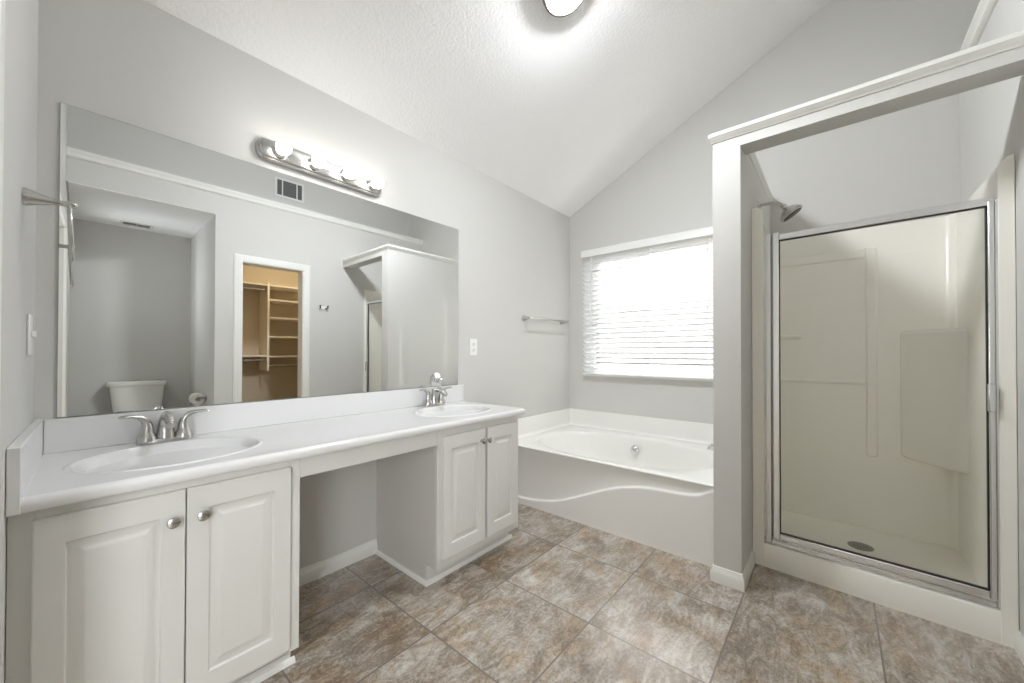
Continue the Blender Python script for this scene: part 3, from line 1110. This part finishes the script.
tr = thing('towel_ring', 'brushed nickel towel ring hanging from a flared post on the left wall', 'towel ring', (-0.012, -0.335, 1.515))
pn = Vector((1, -0.038, 0)).normalized()
pp = Vector((-0.0127, -0.335, 1.534))
bm = BM()
flared_post(bm, pp, pn, 0.084, 0.023, 0.0075)
sphere(bm, pp + pn * 0.088, 0.0085, 16, 10)
obj('post', bm, M['nickel'], tr, smooth=40)
bm = BM()
cc = pp + pn * 0.080 + Vector((0, 0, -0.076))
pts = [cc + Vector((0.010 * (1 - math.cos(2 * math.pi * i / 48)) * 0.35, math.sin(2 * math.pi * i / 48) * 0.076, math.cos(2 * math.pi * i / 48) * 0.076)) for i in range(48)]
rings = []
for i in range(48):
    d = (pts[(i + 1) % 48] - pts[i - 1]).normalized()
    a = Vector((1, 0, 0))
    u = (a - d * a.dot(d)).normalized()
    w_ = d.cross(u)
    rings.append([bm.verts.new(pts[i] + u * 0.0042 * math.cos(2 * math.pi * k / 12) + w_ * 0.0042 * math.sin(2 * math.pi * k / 12)) for k in range(12)])
for i in range(48):
    a, b = rings[i], rings[(i + 1) % 48]
    for k in range(12):
        bm.faces.new((a[k], a[(k + 1) % 12], b[(k + 1) % 12], b[k]))
obj('ring', bm, M['nickel'], tr, smooth=60)

hk = thing('robe_hook', 'small two-pronged metal robe hook on the wall beside the closet doorway', 'hook', (1.909, DY, 1.615))
bm = BM()
box(bm, 1.869, 1.949, DY + 0.0005, DY + 0.006, 1.598, 1.636)
obj('plate', bm, M['plastic'], hk, bevel=0.002)
for s in (-1, 1):
    bm = BM()
    x = 1.909 + s * 0.030
    sweep(bm, bez([(x, DY + 0.006, 1.618), (x, DY + 0.030, 1.605), (x + s * 0.01, DY + 0.040, 1.618), (x + s * 0.012, DY + 0.042, 1.634)], 10), 0.006, 10)
    sphere(bm, (x + s * 0.012, DY + 0.042, 1.636), 0.009, 12, 8)
    obj('prong', bm, M['dark_metal'], hk, smooth=60)

# ------------------------------------------------------------------ bathtub
TX0, TX1, TYF, TYB, TZT, TZF = 2.2627, LX - 0.001, -1.5085, -0.002, 0.4294, 0.580
tub = thing('bathtub', 'white alcove bathtub with an oval well and wavy apron under the window', 'bathtub', (2.75, -0.755, 0))
bm = BM()
TCX, TCY, TAX, TAY, TE = 2.700, -0.752, 0.392, 0.668, 2.35
RX0, RX1, RY0, RY1 = TX0 + 0.014, TX1 - 0.030, TYF + 0.030, TYB - 0.030
ring_plate(bm, TCX, TCY, TAX, TAY, RX0, RX1, RY0, RY1, TZT, TE)
# well
prof = [(1.0, 0.0), (0.992, -0.0015), (0.982, -0.006), (0.974, -0.014), (0.966, -0.03), (0.945, -0.09), (0.92, -0.16), (0.89, -0.23), (0.84, -0.28), (0.76, -0.312), (0.62, -0.326), (0.4, -0.33), (0.15, -0.333), (0.0, -0.333)]
rings = []
ts = sorted(set([2 * math.pi * i / NA for i in range(NA)] + [math.atan2(b - TCY, a - TCX) % (2 * math.pi) for a in (RX0, RX1) for b in (RY0, RY1)]))
for f, dz in prof:
    if f == 0:
        rings.append([bm.verts.new((TCX, TCY, TZT + dz))])
        continue
    rr_ = []
    for t in ts:
        c, s = math.cos(t), math.sin(t)
        rr = (abs(c / TAX) ** TE + abs(s / TAY) ** TE) ** (-1 / TE)
        # sloping back rest at the north end
        sl = 1.0
        if s > 0:
            sl = 1.0 - 0.45 * s * (-dz / 0.333) * 0.6
        rr_.append(bm.verts.new((TCX + c * rr * f, TCY + s * rr * f * sl, TZT + dz)))
    rings.append(rr_)
for a, b in zip(rings, rings[1:]):
    n = len(a)
    for i in range(n):
        j = (i + 1) % n
        if len(b) == 1:
            bm.faces.new((a[i], a[j], b[0]))
        else:
            bm.faces.new((a[i], a[j], b[j], b[i]))
# upstand flange on three sides, coved into the deck
fl = [(0.0, TZT)]
for k in range(1, 7):
    a = math.pi / 2 * k / 6
    fl.append((-0.024 * math.sin(a), TZT + 0.024 * (1 - math.cos(a))))
fl += [(-0.025, TZF - 0.006), (-0.0265, TZF - 0.001), (-0.030, TZF), (-0.030, TZT - 0.03), (0.0, TZT - 0.03)]
sweep_profile(bm, fl, [(RX0, RY1), (RX1, RY1), (RX1, RY0), (RX0, RY0)], flip=1)
obj('shell', bm, M['tub'], tub, smooth=50)
# apron with a raised wave
wave = [(-0.02, 0.062), (-0.10, 0.050), (-0.18, 0.047), (-0.28, 0.053), (-0.363, 0.067), (-0.45, 0.085), (-0.532, 0.110), (-0.64, 0.157), (-0.762, 0.214), (-0.87, 0.264), (-0.966, 0.300), (-1.091, 0.331), (-1.20, 0.341), (-1.316, 0.345), (-1.39, 0.354), (-1.44, 0.375), (-1.49, 0.412)]
def wz(y):
    for (a, za), (b, zb) in zip(wave, wave[1:]):
        if b <= y <= a:
            t = (y - a) / (b - a)
            return za + (zb - za) * t
    return wave[0][1] if y > wave[0][0] else wave[-1][1]
bm = BM()
NY = 150
cols = []
offs = [(-0.020, 0.0), (-0.010, 0.0), (-0.006, -0.0005), (-0.003, -0.003), (0.0, -0.007), (0.003, -0.0105), (0.006, -0.012), (0.012, -0.0125)]
for i in range(NY + 1):
    y = TYB + (TYF - TYB) * i / NY
    # smooth the wave height
    z_ = sum(wz(y + d) for d in (-0.03, -0.015, 0, 0.015, 0.03)) / 5
    col = [(TX0, 0.0)]
    for dz, dx in offs:
        col.append((TX0 - dx, z_ + dz))
    ztop = TZT - 0.016
    col += [(TX0 + 0.0125, max(z_ + 0.013, ztop - 0.006)), (TX0 + 0.008, max(z_ + 0.014, ztop)), (TX0 + 0.0022, max(z_ + 0.0145, ztop + 0.0035)), (TX0 + 0.0004, max(z_ + 0.015, ztop + 0.0075)), (TX0 + 0.0030, TZT - 0.003), (TX0 + 0.0075, TZT - 0.0006), (TX0 + 0.014, TZT)]
    cols.append([bm.verts.new((x, y, min(z, TZT))) for x, z in col])
for a, b in zip(cols, cols[1:]):
    for k in range(len(a) - 1):
        bm.faces.new((a[k], a[k + 1], b[k + 1], b[k]))
obj('apron', bm, M['tub'], tub, smooth=60)
# overflow and drain
bm = BM()
lathe(bm, [(0, 0), (0.034, 0.0), (0.034, 0.004), (0.028, 0.010), (0.020, 0.013), (0, 0.014)], (3.046, -0.735, 0.338), Vector((-1, 0, 0.30)), 28)
obj('overflow_plate', bm, M['chrome'], tub, smooth=30)
bm = BM()
lathe(bm, [(0, 0), (0.030, 0), (0.030, 0.003), (0.018, 0.006), (0, 0.007)], (2.74, -1.18, 0.0985), (0, 0, 1), 24)
obj('drain', bm, M['chrome'], tub, smooth=30)

# tub filler on the partition wall
sp = thing('tub_spout', 'chrome bathtub spout low on the partition wall, tip showing past the corner', 'spout', (2.75, PY1, 0.535))
bm = BM()
SPY = TYF + 0.0305
pts = bez([(2.75, SPY, 0.530), (2.75, SPY + 0.04, 0.532), (2.75, SPY + 0.09, 0.536), (2.75, SPY + 0.118, 0.525), (2.75, SPY + 0.122, 0.498)], 16)
sweep(bm, pts, [0.027] * 6 + [0.026, 0.025, 0.024, 0.023, 0.022, 0.0215, 0.021, 0.020, 0.0195, 0.019, 0.0185], 20)
obj('body', bm, M['chrome'], sp, smooth=50)
bm = BM()
lathe(bm, [(0, 0), (0.034, 0), (0.033, 0.004), (0.028, 0.007), (0, 0.007)], (2.75, SPY, 0.530), (0, 1, 0), 24)
obj('flange', bm, M['chrome'], sp, smooth=40)
tv = thing('tub_valve', 'round chrome bath valve with a knob on the partition wall above the tub', 'valve', (2.745, PY1, 0.805))
bm = BM()
lathe(bm, [(0, 0.0005), (0.088, 0.0005), (0.088, 0.004), (0.080, 0.010), (0.050, 0.016), (0.034, 0.020), (0.030, 0.030), (0, 0.030)], (2.745, PY1, 0.805), (0, 1, 0), 40)
obj('trim_plate', bm, M['chrome'], tv, smooth=30)
bm = BM()
lathe(bm, [(0, 0.028), (0.018, 0.030), (0.020, 0.042), (0.031, 0.052), (0.034, 0.068), (0.030, 0.082), (0.018, 0.088), (0, 0.089)], (2.745, PY1, 0.805), (0, 1, 0), 28)
obj('knob', bm, M['chrome'], tv, smooth=40)

# ------------------------------------------------------------------ shower stall
st = thing('shower_stall', 'bone fiberglass shower stall with a raised curb in the corner', 'shower stall', (2.85, -2.07, 0))
FXL, FXR = 2.452, 2.402     # front line of the unit at the partition side / at the opposite wall
SYL, SYR = PY0 - 0.003, DY + 0.003
def fx(y):
    return FXL + (FXR - FXL) * (y - SYL) / (SYR - SYL)
SB = LX - 0.006
IN_L, IN_R, IN_B, STZ = SYL - 0.022, SYR + 0.022, SB - 0.030, 1.885
# pan: curb + floor
bm = BM()
curb = [(0.0, 0.0), (0.0, 0.112), (0.004, 0.122), (0.012, 0.126), (0.075, 0.128), (0.088, 0.122), (0.094, 0.108), (0.112, 0.066), (0.130, 0.055)]
for_y = [SYL, SYR]
ra = [bm.verts.new((fx(SYL) + a, SYL, z)) for a, z in curb] + [bm.verts.new((SB, SYL, 0.062)), bm.verts.new((SB, SYL, 0.0))]
rb = [bm.verts.new((fx(SYR) + a, SYR, z)) for a, z in curb] + [bm.verts.new((SB, SYR, 0.062)), bm.verts.new((SB, SYR, 0.0))]
n = len(ra)
for i in range(n):
    bm.faces.new((ra[i], ra[(i + 1) % n], rb[(i + 1) % n], rb[i]))
bm.faces.new(ra)
bm.faces.new(rb[::-1])
obj('pan', bm, M['fiberglass'], st, smooth=35)
# walls of the unit
bm = BM()
RC = 0.05
def arc(cx, cy, r, a0, a1, n=6):
    return [(cx + r * math.cos(math.radians(a0 + (a1 - a0) * i / n)), cy + r * math.sin(math.radians(a0 + (a1 - a0) * i / n))) for i in range(n + 1)]
inner = [(fx(IN_L), IN_L)] + arc(IN_B - RC, IN_L - RC, RC, 90, 0) + arc(IN_B - RC, IN_R + RC, RC, 0, -90) + [(fx(IN_R), IN_R)]
outer = [(fx(SYL), SYL), (SB, SYL), (SB, SYR), (fx(SYR), SYR)]
def loop(pts, z):
    return [bm.verts.new((x, y, z)) for x, y in pts]
zs = [0.058, STZ - 0.012, STZ - 0.003, STZ]
rr = []
for z, k in ((0.058, 0), (STZ - 0.012, 0), (STZ - 0.003, 0.003), (STZ, 0.010)):
    P = []
    for x, y in inner:
        P.append((min(x + k, SB) if x > 2.6 else x, y + (k if y > -2.0 else -k), z))
    rr.append([bm.verts.new(p) for p in P])
for a, b in zip(rr, rr[1:]):
    for i in range(len(a) - 1):
        bm.faces.new((a[i], a[i + 1], b[i + 1], b[i]))
ot = [bm.verts.new((x, y, STZ)) for x, y in outer]
ob = [bm.verts.new((x, y, 0.058)) for x, y in outer]
top = rr[-1] + ot[::-1]
bm.faces.new(top)
for i in range(3):
    bm.faces.new((ot[i], ot[i + 1], ob[i + 1], ob[i]))
bm.faces.new((rr[0][0], rr[1][0], rr[2][0], rr[3][0], ot[0], ob[0]))
bm.faces.new((rr[0][-1], rr[1][-1], rr[2][-1], rr[3][-1], ot[3], ob[3]))
obj('surround', bm, M['fiberglass'], st, smooth=35)
# front flanges with rounded tops
def flange(bm, y0, y1, ztop, rnd, side):
    """plate in the front plane from y0 (outer) to y1 (inner)"""
    n = 8
    pts = [(y0, 0.0), (y0, ztop)]
    sgn = 1 if y1 > y0 else -1
    for i in range(n + 1):
        a = math.pi / 2 * i / n
        pts.append((y1 - sgn * rnd * (1 - math.sin(a)), ztop - rnd + rnd * math.cos(a)))
    pts.append((y1, 0.0))
    A = [bm.verts.new((fx(y) - 0.004, y, z)) for y, z in pts]
    B = [bm.verts.new((fx(y) + 0.012, y, z)) for y, z in pts]
    bm.faces.new(A)
    bm.faces.new(B[::-1])
    for i in range(len(pts)):
        j = (i + 1) % len(pts)
        bm.faces.new((A[i], A[j], B[j], B[i]))
bm = BM()
flange(bm, SYL + 0.0015, SYL - 0.050, 1.90, 0.045, 1)
flange(bm, SYR - 0.0015, SYR + 0.040, 1.868, 0.020, -1)
obj('front_flange', bm, M['fiberglass'], st, bevel=0.003, seg=3)
# raised bars on the back wall, and a block in the corner
bm = BM()
box(bm, IN_B - 0.012, IN_B + 0.01, -2.165, -2.115, 0.50, 1.76)
box(bm, IN_B - 0.012, IN_B + 0.01, -2.115, -1.69, 1.70, 1.76)
box(bm, IN_B - 0.030, IN_B + 0.01, -1.80, -1.655, 1.215, 1.24)
box(bm, IN_B - 0.014, IN_B + 0.01, -2.115, -1.655, 0.93, 0.955)
obj('back_relief', bm, M['fiberglass'], st, bevel=0.008, seg=3)
bm = BM()
prism(bm, [(IN_B - 0.055, -2.285), (IN_B + 0.01, -2.255), (IN_B + 0.01, IN_R - 0.01), (2.95, IN_R - 0.01), (2.985, IN_R + 0.055)], 'z', 0.52, 1.25)
obj('corner_column', bm, M['fiberglass'], st, bevel=0.02, seg=4)
bm = BM()
lathe(bm, [(0, 0), (0.055, 0), (0.055, 0.003), (0.046, 0.005), (0, 0.005)], (2.905, -2.075, 0.057), (0, 0, 1), 32)
dr = obj('drain', bm, M['dark_nickel'], st, smooth=30)
bm = BM()
for i in range(-3, 4):
    for j in range(-3, 4):
        if i * i + j * j < 10:
            lathe(bm, [(0, 0), (0.0048, 0), (0, 0.0002)], (2.905 + i * 0.0125, -2.075 + j * 0.0125, 0.0621), (0, 0, 1), 8)
obj('drain_hole', bm, M['slot'], dr)

# ------------------------------------------------------------------ shower door
sdn = thing('shower_door', 'clear glass pivot shower door in a polished aluminium frame', 'shower door', (2.43, -2.07, 0.128))
def ybar(bm, y0, y1, z0, z1, d0, d1):
    """bar between y0 and y1 whose front lies d0 behind the unit's front line"""
    hexa(bm, [(fx(y0) + d0, y0, z0), (fx(y1) + d0, y1, z0), (fx(y1) + d1, y1, z0), (fx(y0) + d1, y0, z0),
              (fx(y0) + d0, y0, z1), (fx(y1) + d0, y1, z1), (fx(y1) + d1, y1, z1), (fx(y0) + d1, y0, z1)])
bm = BM()
ybar(bm, -1.689, -1.716, 0.128, 1.748, 0.004, 0.040)
ybar(bm, -1.716, -1.722, 0.128, 1.744, 0.016, 0.036)
obj('wall_jamb', bm, M['aluminium'], sdn, bevel=0.003)
bm = BM()
ybar(bm, -2.450, -2.4665, 0.128, 1.728, 0.004, 0.040)
obj('strike_jamb', bm, M['aluminium'], sdn, bevel=0.003)
bm = BM()
ybar(bm, -2.4668, -2.4715, 0.128, 1.735, 0.004, 0.03)
obj('gasket', bm, M['black'], sdn)
bm = BM()
ybar(bm, -1.716, -2.450, 0.128, 0.152, 0.010, 0.045)
obj('sill', bm, M['aluminium'], sdn, bevel=0.003)
bm = BM()
ybar(bm, -1.723, -1.752, 0.160, 1.748, 0.000, 0.030)
ybar(bm, -2.432, -2.449, 0.160, 1.725, 0.000, 0.030)
ybar(bm, -1.752, -2.432, 0.160, 0.192, 0.002, 0.028)
ybar(bm, -1.752, -2.449, 1.706, 1.738, 0.002, 0.028)
df = obj('door_frame', bm, M['aluminium'], sdn, bevel=0.004)
bm = BM()
ybar(bm, -1.7515, -1.7555, 0.192, 1.706, 0.008, 0.022)
ybar(bm, -2.4285, -2.4325, 0.192, 1.706, 0.008, 0.022)
ybar(bm, -1.7555, -2.4285, 0.192, 0.196, 0.008, 0.022)
ybar(bm, -1.7555, -2.4285, 1.702, 1.706, 0.008, 0.022)
obj('glazing_seal', bm, M['black'], sdn)
bm = BM()
ybar(bm, -1.754, -2.430, 0.194, 1.704, 0.013, 0.018)
obj('glass_pane', bm, M['glass'], sdn)
bm = BM()
ybar(bm, -2.427, -2.446, 0.895, 1.005, -0.020, 0.001)
obj('handle', bm, M['aluminium'], sdn, bevel=0.004)

# ------------------------------------------------------------------ shower head
sh = thing('showerhead', 'brushed nickel shower head on a curved arm high on the partition wall', 'shower head', (2.69, PY0, 1.98))
bm = BM()
lathe(bm, [(0, 0.0005), (0.028, 0.0005), (0.027, 0.004), (0.018, 0.010), (0.011, 0.013), (0, 0.013)], (2.69, PY0, 1.982), (0, -1, 0), 24)
obj('flange', bm, M['nickel'], sh, smooth=40)
bm = BM()
apts = bez([(2.69, PY0, 1.982), (2.69, PY0 - 0.055, 1.992), (2.69, PY0 - 0.085, 1.990), (2.70, PY0 - 0.122, 1.955)], 14)
sweep(bm, apts, 0.0095, 14)
obj('arm', bm, M['nickel'], sh, smooth=50)
bm = BM()
hd = Vector((0.10, -0.58, -0.80)).normalized()
hp = apts[-1]
lathe(bm, [(0, -0.012), (0.012, -0.010), (0.015, 0.0), (0.013, 0.010), (0.017, 0.016), (0.030, 0.024), (0.043, 0.034), (0.054, 0.046), (0.060, 0.056), (0.061, 0.064), (0.057, 0.068), (0, 0.068)], hp, hd, 32)
obj('head', bm, M['nickel'], sh, smooth=35)
bm = BM()
lathe(bm, [(0, 0.0675), (0.050, 0.0675), (0.048, 0.0705), (0, 0.0705)], hp, hd, 32)
obj('nozzle_face', bm, M['dark_metal'], sh, smooth=35)

# ------------------------------------------------------------------ ceiling light
cn = Vector((0, -CS, -1)).normalized()            # points down from the sloped ceiling
cp = Vector((1.61, -0.972, ceil_z(-0.972)))
clt = thing('ceiling_light', 'round flush dome light on the sloped ceiling, dark metal rim', 'light', cp)
bm = BM()
lathe(bm, [(0, 0.0005), (0.110, 0.0005), (0.115, 0.006), (0.116, 0.020), (0.119, 0.022), (0.119, 0.030), (0.116, 0.032), (0.117, 0.047), (0.119, 0.050), (0.115, 0.053), (0.108, 0.053), (0.105, 0.036), (0, 0.036)], cp, cn, 48)
obj('rim', bm, M['dark_nickel'], clt, smooth=35)
bm = BM()
lathe(bm, [(0.104, 0.038), (0.104, 0.052), (0.096, 0.062), (0.077, 0.074), (0.05, 0.083), (0.025, 0.087), (0, 0.088)], cp, cn, 48)
obj('glass_dome', bm, M['dome'], clt, smooth=50)
bm = BM()
lathe(bm, [(0, 0.084), (0.012, 0.086), (0.013, 0.096), (0.008, 0.102), (0.010, 0.110), (0.006, 0.118), (0, 0.120)], cp, cn, 20)
obj('finial', bm, M['dark_metal'], clt, smooth=50)

# ------------------------------------------------------------------ vents
def vent(name, label, c, u, v, n, w_, h_, nsl, split):
    c, u, v, n = Vector(c), Vector(u), Vector(v), Vector(n)
    t = thing(name, label, 'vent', c)
    def pb(bm, a0, a1, b0, b1, d0, d1):
        P = lambda a, b, d: tuple(c + u * a + v * b + n * d)
        hexa(bm, [P(a0, b0, d0), P(a1, b0, d0), P(a1, b1, d0), P(a0, b1, d0), P(a0, b0, d1), P(a1, b0, d1), P(a1, b1, d1), P(a0, b1, d1)])
    hw, hh, m = w_ / 2, h_ / 2, 0.022
    bm = BM()
    pb(bm, -hw, hw, hh - m, hh, 0.0005, 0.007)
    pb(bm, -hw, hw, -hh, -hh + m, 0.0005, 0.007)
    pb(bm, -hw, -hw + m, -hh + m, hh - m, 0.0005, 0.007)
    pb(bm, hw - m, hw, -hh + m, hh - m, 0.0005, 0.007)
    for s in split:
        pb(bm, s - 0.006, s + 0.006, -hh + m, hh - m, 0.0005, 0.007)
    obj('frame', bm, M['vent'], t, bevel=0.0015)
    bm = BM()
    pb(bm, -hw + m, hw - m, -hh + m, hh - m, 0.0004, 0.0012)
    obj('duct', bm, M['duct'], t)
    bm = BM()
    for i in range(nsl):
        b = -hh + m + (h_ - 2 * m) * (i + 0.5) / nsl
        P = lambda a, bb, d: tuple(c + u * a + v * bb + n * d)
        hexa(bm, [P(-hw + m, b - 0.004, 0.0012), P(hw - m, b - 0.004, 0.0012), P(hw - m, b - 0.0028, 0.0012), P(-hw + m, b - 0.0028, 0.0012),
                  P(-hw + m, b + 0.002, 0.006), P(hw - m, b + 0.002, 0.006), P(hw - m, b + 0.0032, 0.006), P(-hw + m, b + 0.0032, 0.006)])
    obj('louvres', bm, M['vent'] if 'exhaust' in name else M['slot'], t)
vent('air_register', 'wall air register above the plant ledge, reflected near the light bar', (1.667, RY, 2.967), (1, 0, 0), (0, 0, 1), (0, 1, 0), 0.30, 0.215, 9, (-0.075, 0.075))
vent('exhaust_vent', 'small exhaust grille in the toilet alcove ceiling', (0.475, -3.49, AZ), (1, 0, 0), (0, 1, 0), (0, 0, -1), 0.24, 0.14, 7, (0.0,))

# ------------------------------------------------------------------ toilet in the alcove (seen in the mirror)
to = thing('toilet', 'white two-piece toilet against the alcove back wall, reflected in the mirror', 'toilet', (0.497, -3.35, 0))
TXc = 0.497
def rect_loft(bm, secs, n=40, e=4.0):
    """secs: (cx, cy, hx, hy, z) superelliptic sections"""
    rings = []
    for cx, cy, hx, hy, z in secs:
        ring = []
        for i in range(n):
            x, y = super_pt(cx, cy, hx, hy, 2 * math.pi * i / n, e)
            ring.append(bm.verts.new((x, y, z)))
        rings.append(ring)
    for a, b in zip(rings, rings[1:]):
        for i in range(n):
            bm.faces.new((a[i], a[(i + 1) % n], b[(i + 1) % n], b[i]))
    bm.faces.new(rings[0])
    bm.faces.new(rings[-1])
ty = AYB + 0.115
bm = BM()
rect_loft(bm, [(TXc, ty, 0.155, 0.080, 0.385), (TXc, ty, 0.170, 0.088, 0.40), (TXc, ty, 0.186, 0.094, 0.56), (TXc, ty, 0.205, 0.100, 0.765)], 48, 5.5)
obj('tank', bm, M['porcelain'], to, smooth=40)
bm = BM()
rect_loft(bm, [(TXc, ty, 0.213, 0.106, 0.766), (TXc, ty, 0.221, 0.110, 0.774), (TXc, ty, 0.223, 0.111, 0.806), (TXc, ty, 0.216, 0.106, 0.818), (TXc, ty, 0.16, 0.07, 0.820)], 48, 5.5)
ld = obj('tank_lid', bm, M['porcelain'], to, smooth=40)
bm = BM()
lathe(bm, [(0, 0), (0.024, 0), (0.024, 0.004), (0.020, 0.007), (0, 0.007)], (TXc, ty, 0.820), (0, 0, 1), 24)
obj('flush_button', bm, M['chrome'], ld, smooth=40)
bm = BM()
yb0 = ty + 0.10
rect_loft(bm, [(TXc, yb0 + 0.20, 0.115, 0.24, 0.0), (TXc, yb0 + 0.20, 0.110, 0.235, 0.05), (TXc, yb0 + 0.19, 0.100, 0.21, 0.14), (TXc, yb0 + 0.22, 0.135, 0.24, 0.26), (TXc, yb0 + 0.245, 0.180, 0.275, 0.36), (TXc, yb0 + 0.25, 0.186, 0.285, 0.39)], 48, 2.5)
box(bm, TXc - 0.16, TXc + 0.16, AYB + 0.03, yb0 + 0.10, 0.33, 0.388)
obj('bowl', bm, M['porcelain'], to, smooth=45)
bm = BM()
rect_loft(bm, [(TXc, yb0 + 0.255, 0.186, 0.262, 0.391), (TXc, yb0 + 0.255, 0.190, 0.266, 0.396), (TXc, yb0 + 0.255, 0.190, 0.266, 0.410), (TXc, yb0 + 0.255, 0.186, 0.262, 0.414)], 48, 2.4)
obj('seat', bm, M['plastic'], to, smooth=40)
bm = BM()
rect_loft(bm, [(TXc, yb0 + 0.255, 0.184, 0.258, 0.4145), (TXc, yb0 + 0.255, 0.188, 0.262, 0.420), (TXc, yb0 + 0.255, 0.186, 0.260, 0.434), (TXc, yb0 + 0.255, 0.15, 0.22, 0.440)], 48, 2.4)
obj('seat_lid', bm, M['plastic'], to, smooth=40)
for s in (-1, 1):
    bm = BM()
    rect_loft(bm, [(TXc + s * 0.07, yb0 + 0.015, 0.022, 0.018, 0.388), (TXc + s * 0.07, yb0 + 0.015, 0.022, 0.018, 0.44), (TXc + s * 0.07, yb0 + 0.015, 0.012, 0.010, 0.45)], 16, 3)
    obj('hinge', bm, M['plastic'], to, smooth=40)

TPC = Vector((AX1 - 0.065, -2.88, 0.665))
th_ = thing('toilet_roll_holder', 'chrome toilet roll holder on the alcove side wall', 'roll holder', (AX1, TPC.y, TPC.z))
for s in (-1, 1):
    bm = BM()
    y = TPC.y + s * 0.066
    lathe(bm, [(0, 0.0005), (0.018, 0.0005), (0.018, 0.005), (0.010, 0.012), (0.008, 0.055), (0.011, 0.060), (0.011, 0.074), (0, 0.076)], (AX1, y, TPC.z), (-1, 0, 0), 20)
    obj('post', bm, M['nickel'], th_, smooth=40)
bm = BM()
cyl(bm, TPC + Vector((0, -0.064, 0)), TPC + Vector((0, 0.064, 0)), 0.009, seg=16)
obj('spindle', bm, M['nickel'], th_, smooth=40)
bm = BM()
# hollow roll
seg = 32
r0_, r1_ = 0.0205, 0.056
for y0, y1 in ((TPC.y - 0.052, TPC.y + 0.052),):
    vs = {}
    for k, (r, y) in enumerate(((r0_, y0), (r1_, y0), (r1_, y1), (r0_, y1))):
        vs[k] = [bm.verts.new((TPC.x + r * math.cos(2 * math.pi * i / seg), y, TPC.z - 0.010 + r * math.sin(2 * math.pi * i / seg))) for i in range(seg)]
    for k in range(4):
        for i in range(seg):
            bm.faces.new((vs[k][i], vs[k][(i + 1) % seg], vs[(k + 1) % 4][(i + 1) % seg], vs[(k + 1) % 4][i]))
tag(obj('toilet_roll', bm, M['paper'], smooth=40), 'white toilet paper roll hanging on the chrome holder in the alcove', 'toilet roll')

# ------------------------------------------------------------------ closet shelving (seen in the mirror)
cu = thing('closet_shelving', 'built-in closet shelving with open cubbies, reflected through the doorway', 'shelving', (1.9, -3.68, 0))
SFY = -3.52
bm = BM()
box(bm, 1.655, 1.677, CY1 + 0.001, SFY, 0.885, 1.992)
obj('divider', bm, M['closet_shelf'], cu, bevel=0.001)
for z in (1.972, 1.790, 1.562, 1.322, 1.068):
    bm = BM()
    box(bm, 1.678, 2.42, CY1 + 0.001, SFY, z - 0.020, z)
    obj('shelf', bm, M['closet_shelf'], cu, bevel=0.001)
for z in (1.972, 1.078):
    bm = BM()
    box(bm, AX1 + 0.112, 1.654, CY1 + 0.001, SFY, z - 0.020, z)
    obj('shelf', bm, M['closet_shelf'], cu, bevel=0.001)
bm = BM()
box(bm, 2.421, 2.443, CY1 + 0.001, SFY, 0.885, 1.992)
obj('divider', bm, M['closet_shelf'], cu, bevel=0.001)
def rod(x0, x1, z, label):
    bm = BM()
    cyl(bm, (x0, SFY - 0.06, z), (x1, SFY - 0.06, z), 0.015, seg=16)
    tag(obj('closet_rod', bm, M['nickel'], smooth=40), label, 'rod', 'closet hanging rods')
rod(AX1 + 0.1105, 1.6545, 1.905, 'upper metal hanging rod left of the closet divider')
rod(AX1 + 0.1105, 1.6545, 1.018, 'lower metal hanging rod left of the closet divider')
rod(1.6775, 2.4205, 0.945, 'metal hanging rod under the closet cubbies, right of the divider')
lc = thing('closet_lamp', 'small warm dome lamp on the closet ceiling', 'light', (1.9, -3.15, AZ))
bm = BM()
lathe(bm, [(0, 0.0005), (0.10, 0.0005), (0.10, 0.015), (0, 0.015)], (1.9, -3.12, AZ), (0, 0, -1), 28)
obj('base', bm, M['nickel'], lc, smooth=40)
bm = BM()
lathe(bm, [(0.09, 0.014), (0.09, 0.03), (0.06, 0.06), (0, 0.07)], (1.9, -3.12, AZ), (0, 0, -1), 28)
obj('glass_dome', bm, M['closet_lamp'], lc, smooth=50)
